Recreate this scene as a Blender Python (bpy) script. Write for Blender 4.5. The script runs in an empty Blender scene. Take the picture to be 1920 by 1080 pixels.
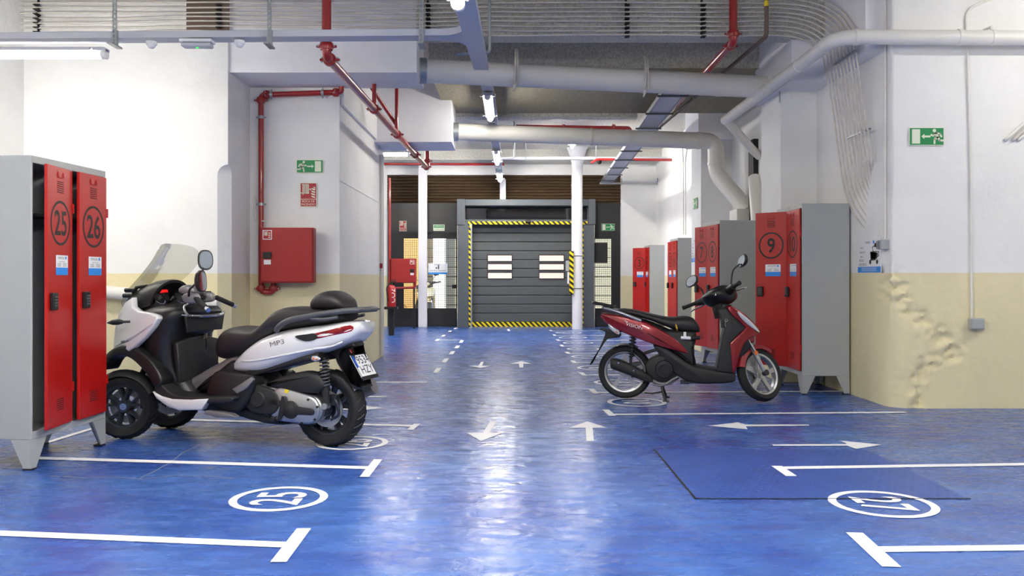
import bpy, math, random
from mathutils import Vector, Matrix, noise
C = bpy.context.scene
random.seed(7)

# ---------------------------------------------------------------- camera, sky, sun, exposure
F, CX, HY, H = 1600.0, 958.0, 521.0, 1.16          # focal length in pixels, vanishing point, eye height
cam_data = bpy.data.cameras.new('camera')
cam = bpy.data.objects.new('camera', cam_data)
C.collection.objects.link(cam)
cam.location = (0, 0, H)
cam.rotation_euler = (math.pi / 2, 0, 0)
cam_data.sensor_width = 36.0
cam_data.lens = F / 1920 * 36
cam_data.shift_x = (960 - CX) / 1920
cam_data.shift_y = (HY - 540) / 1920
cam_data.clip_start = 0.05
C.camera = cam
C.view_settings.view_transform = 'Standard'
C.view_settings.look = 'None'
C.view_settings.exposure = 0.18
C.view_settings.gamma = 1.0
C.view_settings.use_curve_mapping = False

world = bpy.data.worlds.new('sky')
C.world = world
world.use_nodes = True
wn = world.node_tree.nodes
sky = wn.new('ShaderNodeTexSky')
sky.sky_type = 'NISHITA'
sky.sun_disc = False
sky.sun_elevation = math.radians(48)
sky.sun_rotation = math.radians(200)
world.node_tree.links.new(sky.outputs[0], wn['Background'].inputs[0])
wn['Background'].inputs[1].default_value = 0.55

sun_data = bpy.data.lights.new('sun', 'SUN')
sun_data.energy = 7.0
sun_data.angle = math.radians(0.6)
sun_data.color = (1.0, 0.93, 0.8)
sun = bpy.data.objects.new('sun', sun_data)
C.collection.objects.link(sun)
sun.rotation_euler = Vector((0.35, 0.62, -0.72)).to_track_quat('-Z', 'Y').to_euler()
LAMP = 190.0            # strength of the fluorescent tubes

# ---------------------------------------------------------------- helpers
def at(px, py, Y):
    return Vector(((px - CX) * Y / F, Y, H - (py - HY) * Y / F))
def fl(px, py, z=0.0):
    Y = F * (H - z) / (py - HY)
    return Vector(((px - CX) * Y / F, Y, z))

def catmull(pts, n=6, closed=False):
    P = [Vector(p) for p in pts]
    out = []
    N = len(P)
    rng = N if closed else N - 1
    for i in range(rng):
        p1, p2 = P[i], P[(i + 1) % N]
        p0 = P[i - 1] if (closed or i > 0) else p1 + (p1 - p2)
        p3 = P[(i + 2) % N] if (closed or i + 2 < N) else p2 + (p2 - p1)
        for k in range(n):
            t = k / n
            out.append(0.5 * ((2 * p1) + (p2 - p0) * t + (2 * p0 - 5 * p1 + 4 * p2 - p3) * t * t + (3 * p1 - p0 - 3 * p2 + p3) * t ** 3))
    if not closed:
        out.append(P[-1])
    return out

def inset(poly, r):
    n = len(poly)
    A = sum(poly[i][0] * poly[(i + 1) % n][1] - poly[(i + 1) % n][0] * poly[i][1] for i in range(n))
    sg = 1 if A > 0 else -1
    out = []
    for i in range(n):
        p0, p1, p2 = (Vector(poly[i - 1][:2]), Vector(poly[i][:2]), Vector(poly[(i + 1) % n][:2]))
        d1 = (p1 - p0); d2 = (p2 - p1)
        d1 = d1.normalized() if d1.length > 1e-9 else Vector((1, 0))
        d2 = d2.normalized() if d2.length > 1e-9 else d1
        n1 = Vector((-d1.y, d1.x)) * sg; n2 = Vector((-d2.y, d2.x)) * sg
        m = n1 + n2
        k = m.length
        m = n1 if k < 1e-6 else m / k * (1 / max(0.6, k / 2))
        out.append((p1.x + m.x * r, p1.y + m.y * r))
    return out

FONTS = {}
def text_geo(s, size, bold=0.0):
    if (s, size, bold) in FONTS: return FONTS[(s, size, bold)]
    cu = bpy.data.curves.new('letters', 'FONT')
    cu.body = s; cu.size = size; cu.align_x = 'CENTER'; cu.align_y = 'CENTER'; cu.resolution_u = 4; cu.offset = bold * size
    o = bpy.data.objects.new('letters', cu)
    C.collection.objects.link(o)
    dg = bpy.context.evaluated_depsgraph_get()
    me = bpy.data.meshes.new_from_object(o.evaluated_get(dg))
    vs = [tuple(v.co) for v in me.vertices]; fs = [tuple(p.vertices) for p in me.polygons]
    bpy.data.objects.remove(o); bpy.data.curves.remove(cu); bpy.data.meshes.remove(me)
    if vs:   # centre on the letters' own box
        x0 = min(v[0] for v in vs); x1 = max(v[0] for v in vs); y0 = min(v[1] for v in vs); y1 = max(v[1] for v in vs)
        vs = [(v[0] - (x0 + x1) / 2, v[1] - (y0 + y1) / 2, 0) for v in vs]
    FONTS[(s, size, bold)] = (vs, fs)
    return vs, fs

class MB:
    def __init__(s, T=None):
        s.v = []; s.f = []; s.mi = []; s.m = 0; s.T = T
    def add(s, vs, fs):
        b = len(s.v)
        if s.T is not None: vs = [s.T @ Vector(p) for p in vs]
        s.v += [tuple(p) for p in vs]
        s.f += [tuple(i + b for i in f) for f in fs]
        s.mi += [s.m] * len(fs)
        return s
    def box(s, x0, y0, z0, x1, y1, z1):
        vs = [(x, y, z) for z in (z0, z1) for y in (y0, y1) for x in (x0, x1)]
        return s.add(vs, [(0, 2, 3, 1), (4, 5, 7, 6), (0, 1, 5, 4), (2, 6, 7, 3), (0, 4, 6, 2), (1, 3, 7, 5)])
    def cbox(s, c, d):
        return s.box(c[0] - d[0] / 2, c[1] - d[1] / 2, c[2] - d[2] / 2, c[0] + d[0] / 2, c[1] + d[1] / 2, c[2] + d[2] / 2)
    def loft(s, rings, caps=(True, True), closed=True):
        n = len(rings[0]); vs = [p for r in rings for p in r]; fs = []
        for i in range(len(rings) - 1):
            for j in range(n if closed else n - 1):
                k = (j + 1) % n
                fs.append((i * n + j, i * n + k, (i + 1) * n + k, (i + 1) * n + j))
        if caps[0]: fs.append(tuple(range(n - 1, -1, -1)))
        if caps[1]: fs.append(tuple((len(rings) - 1) * n + j for j in range(n)))
        return s.add(vs, fs)
    def tube(s, pts, r, n=10, caps=True, closed=False):
        P = [Vector(p) for p in pts]
        P2 = [P[0]]
        for p in P[1:]:
            if (p - P2[-1]).length > 1e-6: P2.append(p)
        P = P2
        N = len(P)
        rr = r if isinstance(r, (list, tuple)) else [r] * N
        tan = []
        for i in range(N):
            a = P[i - 1] if (i > 0 or closed) else P[i]
            b = P[(i + 1) % N] if (i < N - 1 or closed) else P[i]
            tan.append((b - a).normalized())
        u = Vector((0, 0, 1)) if abs(tan[0].z) < 0.9 else Vector((1, 0, 0))
        u = (u - tan[0] * u.dot(tan[0])).normalized()
        rings = []
        for i in range(N):
            u = u - tan[i] * u.dot(tan[i])
            u = u.normalized() if u.length > 1e-6 else tan[i].orthogonal().normalized()
            w = tan[i].cross(u)
            rings.append([P[i] + (u * math.cos(2 * math.pi * j / n) + w * math.sin(2 * math.pi * j / n)) * rr[min(i, len(rr) - 1)] for j in range(n)])
        if closed:
            rings.append(rings[0])
            return s.loft(rings, (False, False))
        return s.loft(rings, (caps, caps))
    def cyl(s, p0, p1, r0, r1=None, n=16, caps=True):
        return s.tube([p0, p1], [r0, r0 if r1 is None else r1], n, caps)
    def lathe(s, prof, o=(0, 0, 0), axis=(0, 0, 1), n=32, a0=0.0, a1=2 * math.pi, loop=False):
        # prof: (radius, height along axis); loop closes the profile (a ring)
        A = Vector(axis).normalized(); U = A.orthogonal().normalized(); W = A.cross(U); o = Vector(o)
        full = abs(a1 - a0 - 2 * math.pi) < 1e-6
        m = n if full else n + 1
        vs = []; fs = []; k = len(prof)
        for i in range(m):
            a = a0 + (a1 - a0) * i / n
            d = U * math.cos(a) + W * math.sin(a)
            vs += [o + d * r + A * h for r, h in prof]
        for i in range(n):
            i2 = (i + 1) % m
            for j in range(k if loop else k - 1):
                j2 = (j + 1) % k
                fs.append((i * k + j, i2 * k + j, i2 * k + j2, i * k + j2))
        if not full and loop:
            fs.append(tuple(range(k))); fs.append(tuple((m - 1) * k + j for j in range(k - 1, -1, -1)))
        return s.add(vs, fs)
    def slab(s, poly, t0, t1, r=0.0):
        # outline in (x, z), thickness along y; t0/t1 numbers or functions of (x, z); r rounds the two rims
        f0 = t0 if callable(t0) else (lambda x, z: t0)
        f1 = t1 if callable(t1) else (lambda x, z: t1)
        poly = [(p[0], p[1]) for p in poly]
        A = sum(poly[i][0] * poly[(i + 1) % len(poly)][1] - poly[(i + 1) % len(poly)][0] * poly[i][1] for i in range(len(poly)))
        if A < 0: poly = poly[::-1]
        if r <= 0:
            rings = [[(x, f0(x, z), z) for x, z in poly], [(x, f1(x, z), z) for x, z in poly]]
        else:
            i1 = inset(poly, r); i2 = inset(poly, r * 0.3)
            rings = [[(q[0], f0(*p), q[1]) for p, q in zip(poly, i1)], [(q[0], f0(*p) + r * 0.3, q[1]) for p, q in zip(poly, i2)],
                     [(p[0], f0(*p) + r, p[1]) for p in poly], [(p[0], f1(*p) - r, p[1]) for p in poly],
                     [(q[0], f1(*p) - r * 0.3, q[1]) for p, q in zip(poly, i2)], [(q[0], f1(*p), q[1]) for p, q in zip(poly, i1)]]
        return s.loft(rings)
    def stations(s, st, n=20, e=2.6, sub=4, axis='x'):
        # st: (pos, lo, hi, half width); superellipse sections, smoothed along the body
        q = catmull([Vector((a[0], a[1], a[2], a[3])) for a in st], sub) if sub > 1 else [Vector(a) for a in st]
        rings = []
        for a in q:
            c = (a[1] + a[2]) / 2; hh = max(0.003, (a[2] - a[1]) / 2); w = max(0.003, a[3]); ring = []
            for j in range(n):
                t = 2 * math.pi * j / n
                cc, ss = math.cos(t), math.sin(t)
                y = w * math.copysign(abs(cc) ** (2 / e), cc); z = c + hh * math.copysign(abs(ss) ** (2 / e), ss)
                ring.append((a[0], y, z) if axis == 'x' else (z, y, a[0]))
            rings.append(ring)
        return s.loft(rings)
    def text(s, t, size, M, sx=1.0, bold=0.0):
        vs, fs = text_geo(t, size, bold)
        return s.add([M @ Vector((v[0] * sx, v[1], 0)) for v in vs], fs)
    def build(s, name, mats, parent=None, smooth=None, bevel=0.0, flip=False):
        me = bpy.data.meshes.new(name)
        me.from_pydata(s.v, [], s.f)
        mats = mats if isinstance(mats, (list, tuple)) else [mats]
        for m in mats: me.materials.append(m)
        me.polygons.foreach_set('material_index', s.mi)
        import bmesh
        bm = bmesh.new(); bm.from_mesh(me)
        bmesh.ops.recalc_face_normals(bm, faces=bm.faces)
        bm.to_mesh(me); bm.free()
        if smooth:
            me.polygons.foreach_set('use_smooth', [True] * len(me.polygons))
            me.set_sharp_from_angle(angle=math.radians(smooth))
        me.update()
        o = bpy.data.objects.new(name, me)
        C.collection.objects.link(o)
        if parent: o.parent = parent
        if bevel > 0:
            b = o.modifiers.new('bevel', 'BEVEL'); b.width = bevel; b.segments = 2; b.limit_method = 'ANGLE'; b.angle_limit = math.radians(50)
        return o

def tag(o, label=None, cat=None, group=None, kind=None):
    if label: o['label'] = label
    if cat: o['category'] = cat
    if group: o['group'] = group
    if kind: o['kind'] = kind
    return o
def thing(name, label, cat, loc=(0, 0, 0), rz=0.0, group=None):
    o = bpy.data.objects.new(name, None)
    C.collection.objects.link(o)
    o.empty_display_size = 0.1
    o.location = loc; o.rotation_euler = (0, 0, rz)
    return tag(o, label, cat, group)
KIDS = {}
def dup(root, label=None):
    def rec(o, par):
        c = o.copy(); C.collection.objects.link(c); c.parent = par
        for ch in [x for x in C.objects if x.parent == o]: rec(ch, c)
        return c
    c = rec(root, None)
    if label: c['label'] = label
    return c
def XZ(x, y, z, rot=0):      # text standing in the x-z plane, read from -y
    return Matrix.Translation((x, y, z)) @ Matrix.Rotation(rot, 4, 'Y') @ Matrix.Rotation(math.pi / 2, 4, 'X')

# ---------------------------------------------------------------- materials
def srgb(h):
    if isinstance(h, (tuple, list)): return tuple(h)
    c = [int(h[i:i + 2], 16) / 255 for i in (0, 2, 4)]
    return tuple(x / 12.92 if x <= 0.04045 else ((x + 0.055) / 1.055) ** 2.4 for x in c)
def mat(name, col, rough=0.5, metal=0.0, var=0.0, vscale=6.0, bump=0.0, bscale=60.0, coat=0.0, emit=0.0, ecol=None, spec=0.5):
    m = bpy.data.materials.new(name); m.use_nodes = True
    nt = m.node_tree; b = nt.nodes['Principled BSDF']
    col = srgb(col)
    b.inputs['Base Color'].default_value = (*col, 1)
    b.inputs['Roughness'].default_value = rough
    b.inputs['Metallic'].default_value = metal
    b.inputs['Coat Weight'].default_value = coat
    b.inputs['Specular IOR Level'].default_value = spec
    if emit:
        b.inputs['Emission Color'].default_value = (*(srgb(ecol) if ecol else col), 1)
        b.inputs['Emission Strength'].default_value = emit
    if var or bump:
        tc = nt.nodes.new('ShaderNodeTexCoord')
        if var:
            nz = nt.nodes.new('ShaderNodeTexNoise'); nz.inputs['Scale'].default_value = vscale; nz.inputs['Detail'].default_value = 6
            nt.links.new(tc.outputs['Object'], nz.inputs['Vector'])
            mp = nt.nodes.new('ShaderNodeMapRange'); mp.inputs[1].default_value = 0.3; mp.inputs[2].default_value = 0.7
            mp.inputs[3].default_value = 1 - var; mp.inputs[4].default_value = 1 + var * 0.6
            nt.links.new(nz.outputs[0], mp.inputs[0])
            mx = nt.nodes.new('ShaderNodeMix'); mx.data_type = 'RGBA'; mx.blend_type = 'MULTIPLY'; mx.inputs[0].default_value = 1
            mx.inputs[6].default_value = (*col, 1)
            nt.links.new(mp.outputs[0], mx.inputs[7]); nt.links.new(mx.outputs[2], b.inputs['Base Color'])
        if bump:
            n2 = nt.nodes.new('ShaderNodeTexNoise'); n2.inputs['Scale'].default_value = bscale; n2.inputs['Detail'].default_value = 8
            nt.links.new(tc.outputs['Object'], n2.inputs['Vector'])
            bp = nt.nodes.new('ShaderNodeBump'); bp.inputs['Strength'].default_value = bump; bp.inputs['Distance'].default_value = 0.02
            nt.links.new(n2.outputs[0], bp.inputs['Height']); nt.links.new(bp.outputs[0], b.inputs['Normal'])
    return m

def mat_wall():
    m = mat('painted_plaster', 'f2f1ec', 0.75)
    nt = m.node_tree; N = nt.nodes; L = nt.links; b = N['Principled BSDF']
    g = N.new('ShaderNodeNewGeometry'); sp = N.new('ShaderNodeSeparateXYZ'); L.new(g.outputs['Position'], sp.inputs[0])
    n1 = N.new('ShaderNodeTexNoise'); n1.inputs['Scale'].default_value = 9; L.new(g.outputs['Position'], n1.inputs['Vector'])
    a = N.new('ShaderNodeMath'); a.operation = 'MULTIPLY_ADD'; a.inputs[1].default_value = 0.012; L.new(n1.outputs[0], a.inputs[0]); L.new(sp.outputs['Z'], a.inputs[2])
    gt = N.new('ShaderNodeMath'); gt.operation = 'GREATER_THAN'; gt.inputs[1].default_value = 1.212; L.new(a.outputs[0], gt.inputs[0])
    mx = N.new('ShaderNodeMix'); mx.data_type = 'RGBA'; L.new(gt.outputs[0], mx.inputs[0])
    mx.inputs[6].default_value = (*srgb('eadfb6'), 1); mx.inputs[7].default_value = (*srgb('f1f0ee'), 1)
    n2 = N.new('ShaderNodeTexNoise'); n2.inputs['Scale'].default_value = 2.2; n2.inputs['Detail'].default_value = 7; L.new(g.outputs['Position'], n2.inputs['Vector'])
    mp = N.new('ShaderNodeMapRange'); mp.inputs[1].default_value = 0.35; mp.inputs[2].default_value = 0.75; mp.inputs[3].default_value = 1.0; mp.inputs[4].default_value = 0.93; L.new(n2.outputs[0], mp.inputs[0])
    m2 = N.new('ShaderNodeMix'); m2.data_type = 'RGBA'; m2.blend_type = 'MULTIPLY'; m2.inputs[0].default_value = 1; L.new(mx.outputs[2], m2.inputs[6]); L.new(mp.outputs[0], m2.inputs[7])
    L.new(m2.outputs[2], b.inputs['Base Color'])
    n3 = N.new('ShaderNodeTexNoise'); n3.inputs['Scale'].default_value = 14; n3.inputs['Detail'].default_value = 9; L.new(g.outputs['Position'], n3.inputs['Vector'])
    bp = N.new('ShaderNodeBump'); bp.inputs['Strength'].default_value = 0.22; bp.inputs['Distance'].default_value = 0.03; L.new(n3.outputs[0], bp.inputs['Height']); L.new(bp.outputs[0], b.inputs['Normal'])
    return m

def mat_floor():
    m = mat('blue_floor_paint', '2f50a8', 0.2)
    nt = m.node_tree; N = nt.nodes; L = nt.links; b = N['Principled BSDF']
    g = N.new('ShaderNodeNewGeometry')
    def nz(scale, sc, det=8, dist=0.0):
        mp = N.new('ShaderNodeMapping'); mp.inputs['Scale'].default_value = sc; L.new(g.outputs['Position'], mp.inputs['Vector'])
        n = N.new('ShaderNodeTexNoise'); n.inputs['Scale'].default_value = scale; n.inputs['Detail'].default_value = det; n.inputs['Distortion'].default_value = dist
        L.new(mp.outputs[0], n.inputs['Vector']); return n
    a = nz(1.3, (1.0, 1.0, 1), 8, 0.6)      # large clouds of wear
    s = nz(5.0, (0.7, 2.6, 1), 9, 0.3)      # brush strokes across the aisle
    r = N.new('ShaderNodeValToRGB'); L.new(a.outputs[0], r.inputs[0])
    e = r.color_ramp.elements
    e[0].position = 0.3; e[0].color = (*srgb('27479a'), 1); e[1].position = 0.72; e[1].color = (*srgb('4a73ba'), 1)
    r2 = N.new('ShaderNodeValToRGB'); L.new(s.outputs[0], r2.inputs[0])
    r2.color_ramp.elements[0].position = 0.3; r2.color_ramp.elements[0].color = (0.80, 0.82, 0.86, 1); r2.color_ramp.elements[1].position = 0.7; r2.color_ramp.elements[1].color = (1.12, 1.10, 1.06, 1)
    mx = N.new('ShaderNodeMix'); mx.data_type = 'RGBA'; mx.blend_type = 'MULTIPLY'; mx.inputs[0].default_value = 1
    L.new(r.outputs[0], mx.inputs[6]); L.new(r2.outputs[0], mx.inputs[7])
    p = nz(0.8, (1, 1, 1), 4, 0.2)          # purple undercoat wearing through in patches
    r3 = N.new('ShaderNodeValToRGB'); L.new(p.outputs[0], r3.inputs[0])
    r3.color_ramp.elements[0].position = 0.58; r3.color_ramp.elements[0].color = (0, 0, 0, 1); r3.color_ramp.elements[1].position = 0.75; r3.color_ramp.elements[1].color = (0.55, 0.55, 0.55, 1)
    m2 = N.new('ShaderNodeMix'); m2.data_type = 'RGBA'; L.new(r3.outputs[0], m2.inputs[0]); L.new(mx.outputs[2], m2.inputs[6]); m2.inputs[7].default_value = (*srgb('36468c'), 1)
    sp = nz(120, (1, 1, 1), 2)              # pale specks and scuffs
    r4 = N.new('ShaderNodeValToRGB'); L.new(sp.outputs[0], r4.inputs[0])
    r4.color_ramp.elements[0].position = 0.74; r4.color_ramp.elements[0].color = (0, 0, 0, 1); r4.color_ramp.elements[1].position = 0.8; r4.color_ramp.elements[1].color = (0.35, 0.35, 0.35, 1)
    m3 = N.new('ShaderNodeMix'); m3.data_type = 'RGBA'; L.new(r4.outputs[0], m3.inputs[0]); L.new(m2.outputs[2], m3.inputs[6]); m3.inputs[7].default_value = (*srgb('9fb0d8'), 1)
    L.new(m3.outputs[2], b.inputs['Base Color'])
    rr = N.new('ShaderNodeMapRange'); rr.inputs[1].default_value = 0.25; rr.inputs[2].default_value = 0.75; rr.inputs[3].default_value = 0.14; rr.inputs[4].default_value = 0.38; L.new(s.outputs[0], rr.inputs[0]); L.new(rr.outputs[0], b.inputs['Roughness'])
    b1 = nz(9, (1.0, 1.15, 1), 10, 0.8)
    bp = N.new('ShaderNodeBump'); bp.inputs['Strength'].default_value = 0.22; bp.inputs['Distance'].default_value = 0.03; L.new(b1.outputs[0], bp.inputs['Height']); L.new(bp.outputs[0], b.inputs['Normal'])
    return m

def mat_stripes(name, c1, c2, period, vec=(1, 0, 1)):
    m = mat(name, c1, 0.45)
    nt = m.node_tree; N = nt.nodes; L = nt.links; b = N['Principled BSDF']
    g = N.new('ShaderNodeNewGeometry')
    d = N.new('ShaderNodeVectorMath'); d.operation = 'DOT_PRODUCT'; d.inputs[1].default_value = tuple(v / period for v in vec); L.new(g.outputs['Position'], d.inputs[0])
    fr = N.new('ShaderNodeMath'); fr.operation = 'FRACT'; L.new(d.outputs['Value'], fr.inputs[0])
    gt = N.new('ShaderNodeMath'); gt.operation = 'GREATER_THAN'; gt.inputs[1].default_value = 0.5; L.new(fr.outputs[0], gt.inputs[0])
    mx = N.new('ShaderNodeMix'); mx.data_type = 'RGBA'; L.new(gt.outputs[0], mx.inputs[0]); mx.inputs[6].default_value = (*srgb(c1), 1); mx.inputs[7].default_value = (*srgb(c2), 1)
    L.new(mx.outputs[2], b.inputs['Base Color'])
    return m

def mat_glass(name, tint=(1, 1, 1), ior=1.45, rough=0.02, gain=1.0):
    m = bpy.data.materials.new(name); m.use_nodes = True
    nt = m.node_tree; N = nt.nodes; L = nt.links
    N.remove(N['Principled BSDF'])
    t = N.new('ShaderNodeBsdfTransparent'); t.inputs[0].default_value = (*tint, 1)
    gl = N.new('ShaderNodeBsdfGlossy'); gl.inputs['Roughness'].default_value = rough
    fr = N.new('ShaderNodeFresnel'); fr.inputs[0].default_value = ior
    gm = N.new('ShaderNodeMath'); gm.operation = 'MULTIPLY'; gm.inputs[1].default_value = gain; L.new(fr.outputs[0], gm.inputs[0])
    mx = N.new('ShaderNodeMixShader'); L.new(gm.outputs[0], mx.inputs[0]); L.new(t.outputs[0], mx.inputs[1]); L.new(gl.outputs[0], mx.inputs[2])
    L.new(mx.outputs[0], N['Material Output'].inputs[0])
    return m

def mat_stucco(name, c1, c2):
    m = mat(name, c1, 0.95)
    nt = m.node_tree; N = nt.nodes; L = nt.links; b = N['Principled BSDF']
    g = N.new('ShaderNodeNewGeometry')
    v = N.new('ShaderNodeTexNoise'); v.inputs['Scale'].default_value = 42; v.inputs['Detail'].default_value = 5; v.inputs['Roughness'].default_value = 0.75; L.new(g.outputs['Position'], v.inputs['Vector'])
    r = N.new('ShaderNodeValToRGB'); L.new(v.outputs[0], r.inputs[0])
    r.color_ramp.elements[0].position = 0.34; r.color_ramp.elements[0].color = (*srgb(c2), 1); r.color_ramp.elements[1].position = 0.6; r.color_ramp.elements[1].color = (*srgb(c1), 1)
    L.new(r.outputs[0], b.inputs['Base Color'])
    bp = N.new('ShaderNodeBump'); bp.inputs['Strength'].default_value = 0.9; bp.inputs['Distance'].default_value = 0.03; L.new(v.outputs[0], bp.inputs['Height']); L.new(bp.outputs[0], b.inputs['Normal'])
    return m

M = {}
M['wall'] = mat_wall()
M['floor'] = mat_floor()
M['ceil'] = mat_stucco('sprayed_stucco', 'eeece4', 'bdb9ac')
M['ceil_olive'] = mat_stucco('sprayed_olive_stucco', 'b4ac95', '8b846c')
M['beam_white'] = mat('white_beam_paint', 'efeef2', 0.7, var=0.04, vscale=3, bump=0.05)
M['mark'] = mat('white_road_paint', 'f4f4f8', 0.5, var=0.06, vscale=20)
M['grey'] = mat('locker_grey_enamel', 'a9acac', 0.42, var=0.03, bump=0.02, bscale=300)
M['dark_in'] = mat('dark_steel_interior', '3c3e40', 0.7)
M['lred'] = mat('locker_red_enamel', 'b01410', 0.35, var=0.04, bump=0.02, bscale=300)
M['ink'] = mat('black_ink', '151313', 0.5)
M['blackp'] = mat('black_plastic', '141416', 0.42, bump=0.03, bscale=400)
M['blackm'] = mat('matt_black_plastic', '1c1c1e', 0.6, bump=0.06, bscale=300)
M['rubber'] = mat('tyre_rubber', '17171a', 0.72, bump=0.1, bscale=90)
M['silverp'] = mat('pearl_white_paint', 'dcdde0', 0.22, metal=0.05, coat=0.8)
M['redp'] = mat('candy_red_paint', '850716', 0.22, metal=0.3, coat=0.7)
M['redd'] = mat('faded_red_plastic', '8a1c22', 0.45)
M['chrome'] = mat('chrome', 'd8d8dc', 0.12, metal=1.0)
M['alu'] = mat('cast_aluminium', 'b4b6ba', 0.35, metal=0.9)
M['dalu'] = mat('dark_alloy', '3c4048', 0.38, metal=0.6)
M['dgrey'] = mat('dark_grey_plastic', '4a4b4f', 0.45)
M['mgrey'] = mat('grey_satin_plastic', '7d7b7e', 0.35, metal=0.3)
M['vinyl'] = mat('black_vinyl', '231f20', 0.5, bump=0.08, bscale=500)
M['glass'] = mat_glass('clear_glass', (0.96, 0.98, 0.97))
M['smoke'] = mat_glass('smoked_screen', (0.86, 0.86, 0.83), 1.2, 0.05, 0.3)
M['mirror'] = mat('mirror_glass', 'c9d2da', 0.03, metal=1.0)
M['lens_red'] = mat('red_lens', '8c0612', 0.12, coat=1.0, var=0.5, vscale=30)
M['lens_amber'] = mat('amber_lens', 'e06a10', 0.15, coat=1.0)
M['lens_clear'] = mat('clear_lens', 'cfd2d8', 0.1, metal=0.4, coat=1.0)
M['pipe_red'] = mat('red_pipe_enamel', '9c1d1d', 0.3, coat=0.4)
M['cab_red'] = mat('red_cabinet_enamel', '9e1618', 0.42, var=0.03, bump=0.03, bscale=250)
M['pvc'] = mat('white_pvc', 'e8e5de', 0.4, var=0.03, vscale=3)
M['pvc_dirty'] = mat('dusty_white_pipe', 'd8d3c6', 0.6, var=0.06, vscale=4)
M['galv'] = mat('galvanised_steel', 'a9adb0', 0.4, metal=0.7, var=0.1, vscale=30)
M['trunk'] = mat('grey_trunking', 'c3c5ce', 0.5)
M['cable'] = mat('beige_conduit', 'd9d3c8', 0.6, var=0.12, vscale=12)
M['anth'] = mat('anthracite_enamel', '51565c', 0.45, var=0.05)
M['panel_dark'] = mat('garage_panel', '4f5254', 0.5, var=0.06, bump=0.04, bscale=120)
M['black_sheet'] = mat('black_steel_sheet', '232324', 0.4, var=0.2, vscale=3)
M['shutter'] = mat('brown_rolling_shutter', '54412e', 0.5, metal=0.1, var=0.12, vscale=4)
M['haz'] = mat_stripes('hazard_tape', 'f2d800', '15130f', 0.12, (1, 0, 1))
M['hazv'] = mat_stripes('hazard_tape_upright', 'f2d800', '15130f', 0.12, (0.8, 0, 1))
M['lamp'] = mat('fluorescent_tube', 'ffffff', 0.5, emit=LAMP, ecol=(1.0, 0.965, 0.89))
M['lamp_soft'] = mat('fluorescent_tube_soft', 'ffffff', 0.5, emit=LAMP * .5, ecol=(1.0, 0.965, 0.89))
M['lamp_low'] = mat('fluorescent_tube_low', 'ffffff', 0.5, emit=LAMP * .28, ecol=(1.0, 0.965, 0.89))
M['led'] = mat('green_led', '20d040', 0.4, emit=4)
M['dash'] = mat('red_warning_light', 'd01010', 0.4, emit=1.5)
M['green'] = mat('sign_green', '0f8a4a', 0.45)
M['lum'] = mat('sign_luminous_cream', 'e6ecd6', 0.5)
M['sred'] = mat('sign_red', 'a8161c', 0.45)
M['white'] = mat('white_card', 'eeeef0', 0.5)
M['blue'] = mat('print_blue', '1f8adf', 0.45)
M['tgrey'] = mat('print_grey', '55585c', 0.6)
M['yellow'] = mat('yellow_sticker', 'e8d020', 0.5)
M['brownp'] = mat('brown_pipe', '6b5a4e', 0.5)
M['plate_steel'] = mat('painted_plate', '2f4f9c', 0.36, var=0.15, vscale=5)
M['facade'] = mat('stone_facade', 'a5a08c', 0.8, var=0.08, vscale=2)
M['tan'] = mat('ochre_render', 'c79c5c', 0.85)
M['sunwhite'] = mat('white_render', 'fbf7ee', 0.8)
M['street'] = mat('street_paving', '8f8a84', 0.9, var=0.1)
M['joint'] = mat('dark_joint', '3a3a36', 0.9)
M['crack'] = mat('crack_dust', '8d93a8', 0.8)
M['seam'] = mat('crumbled_plaster', 'ded3ac', 0.9, bump=0.6, bscale=40)
M['silver_bike'] = mat('pale_gold_paint', 'd9c9a0', 0.25, metal=0.3, coat=1.0)
# ---------------------------------------------------------------- the setting
def struct(name, mb, m, parent=None, smooth=None, bevel=0.0, label=None):
    o = mb.build(name, m, parent, smooth, bevel)
    if parent is None: o['kind'] = 'structure'
    if label: o['label'] = label
    return o
FAR = 20.3
def X(px, Y=FAR): return (px - CX) * Y / F
def Z(py, Y=FAR): return H - (py - HY) * Y / F
floor = struct('floor', MB().box(-7, -4, -0.2, 8, FAR + 0.15, 0.0), M['floor'], label='glossy worn blue painted garage floor')
# ceilings
struct('ceiling', MB().box(-7, -4, 4.3, 8, 8.9, 4.6), M['ceil'], label='grey sprayed stucco ceiling')
struct('ceiling_far', MB().box(-7, 8.9, 4.1, 8, FAR + 0.3, 4.6), M['ceil'], label='grey sprayed stucco ceiling over the far aisle')
# transverse beam whose upright face carries the cable run
struct('trim_1', MB().box(-0.97, 8.75, 3.64, 3.45, 9.0, 4.3), M['ceil'], label='sprayed beam behind the horizontal cable run')
struct('trim_2', MB().box(-2.9, 8.77, 3.27, -0.97, 9.5, 4.3), M['beam_white'], label='white boxed beam above the fire hose alcove')
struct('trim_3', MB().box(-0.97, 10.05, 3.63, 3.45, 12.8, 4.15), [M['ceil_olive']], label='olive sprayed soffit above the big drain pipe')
struct('trim_4', MB().box(-0.97, 10.04, 3.63, 3.45, 10.05, 4.15), [M['ceil']], label='pale sprayed face of the olive soffit')
struct('trim_5', MB().box(-1.9, 11.86, 3.05, -0.823, 12.7, 4.15).box(-3.6, 11.86, 3.05, -1.9, 12.7, 4.15), M['beam_white'], label='second white boxed beam farther down the aisle')
mb = MB()
rings = []
for i in range(41):
    x = -0.85 + i * (2.75 / 40); d = 0.03 * noise.noise(Vector((x * 5, 0, 0)))
    rings.append([(x, 12.8, 3.66), (x, 12.8, 3.575 + d * .5), (x, 12.9, 3.55 + d), (x, 13.0, 3.6), (x, 13.0, 3.66)])
mb.loft(rings)
struct('trim_6', mb, M['ceil'], label='crumbling sprayed edge behind the olive soffit')
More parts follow.
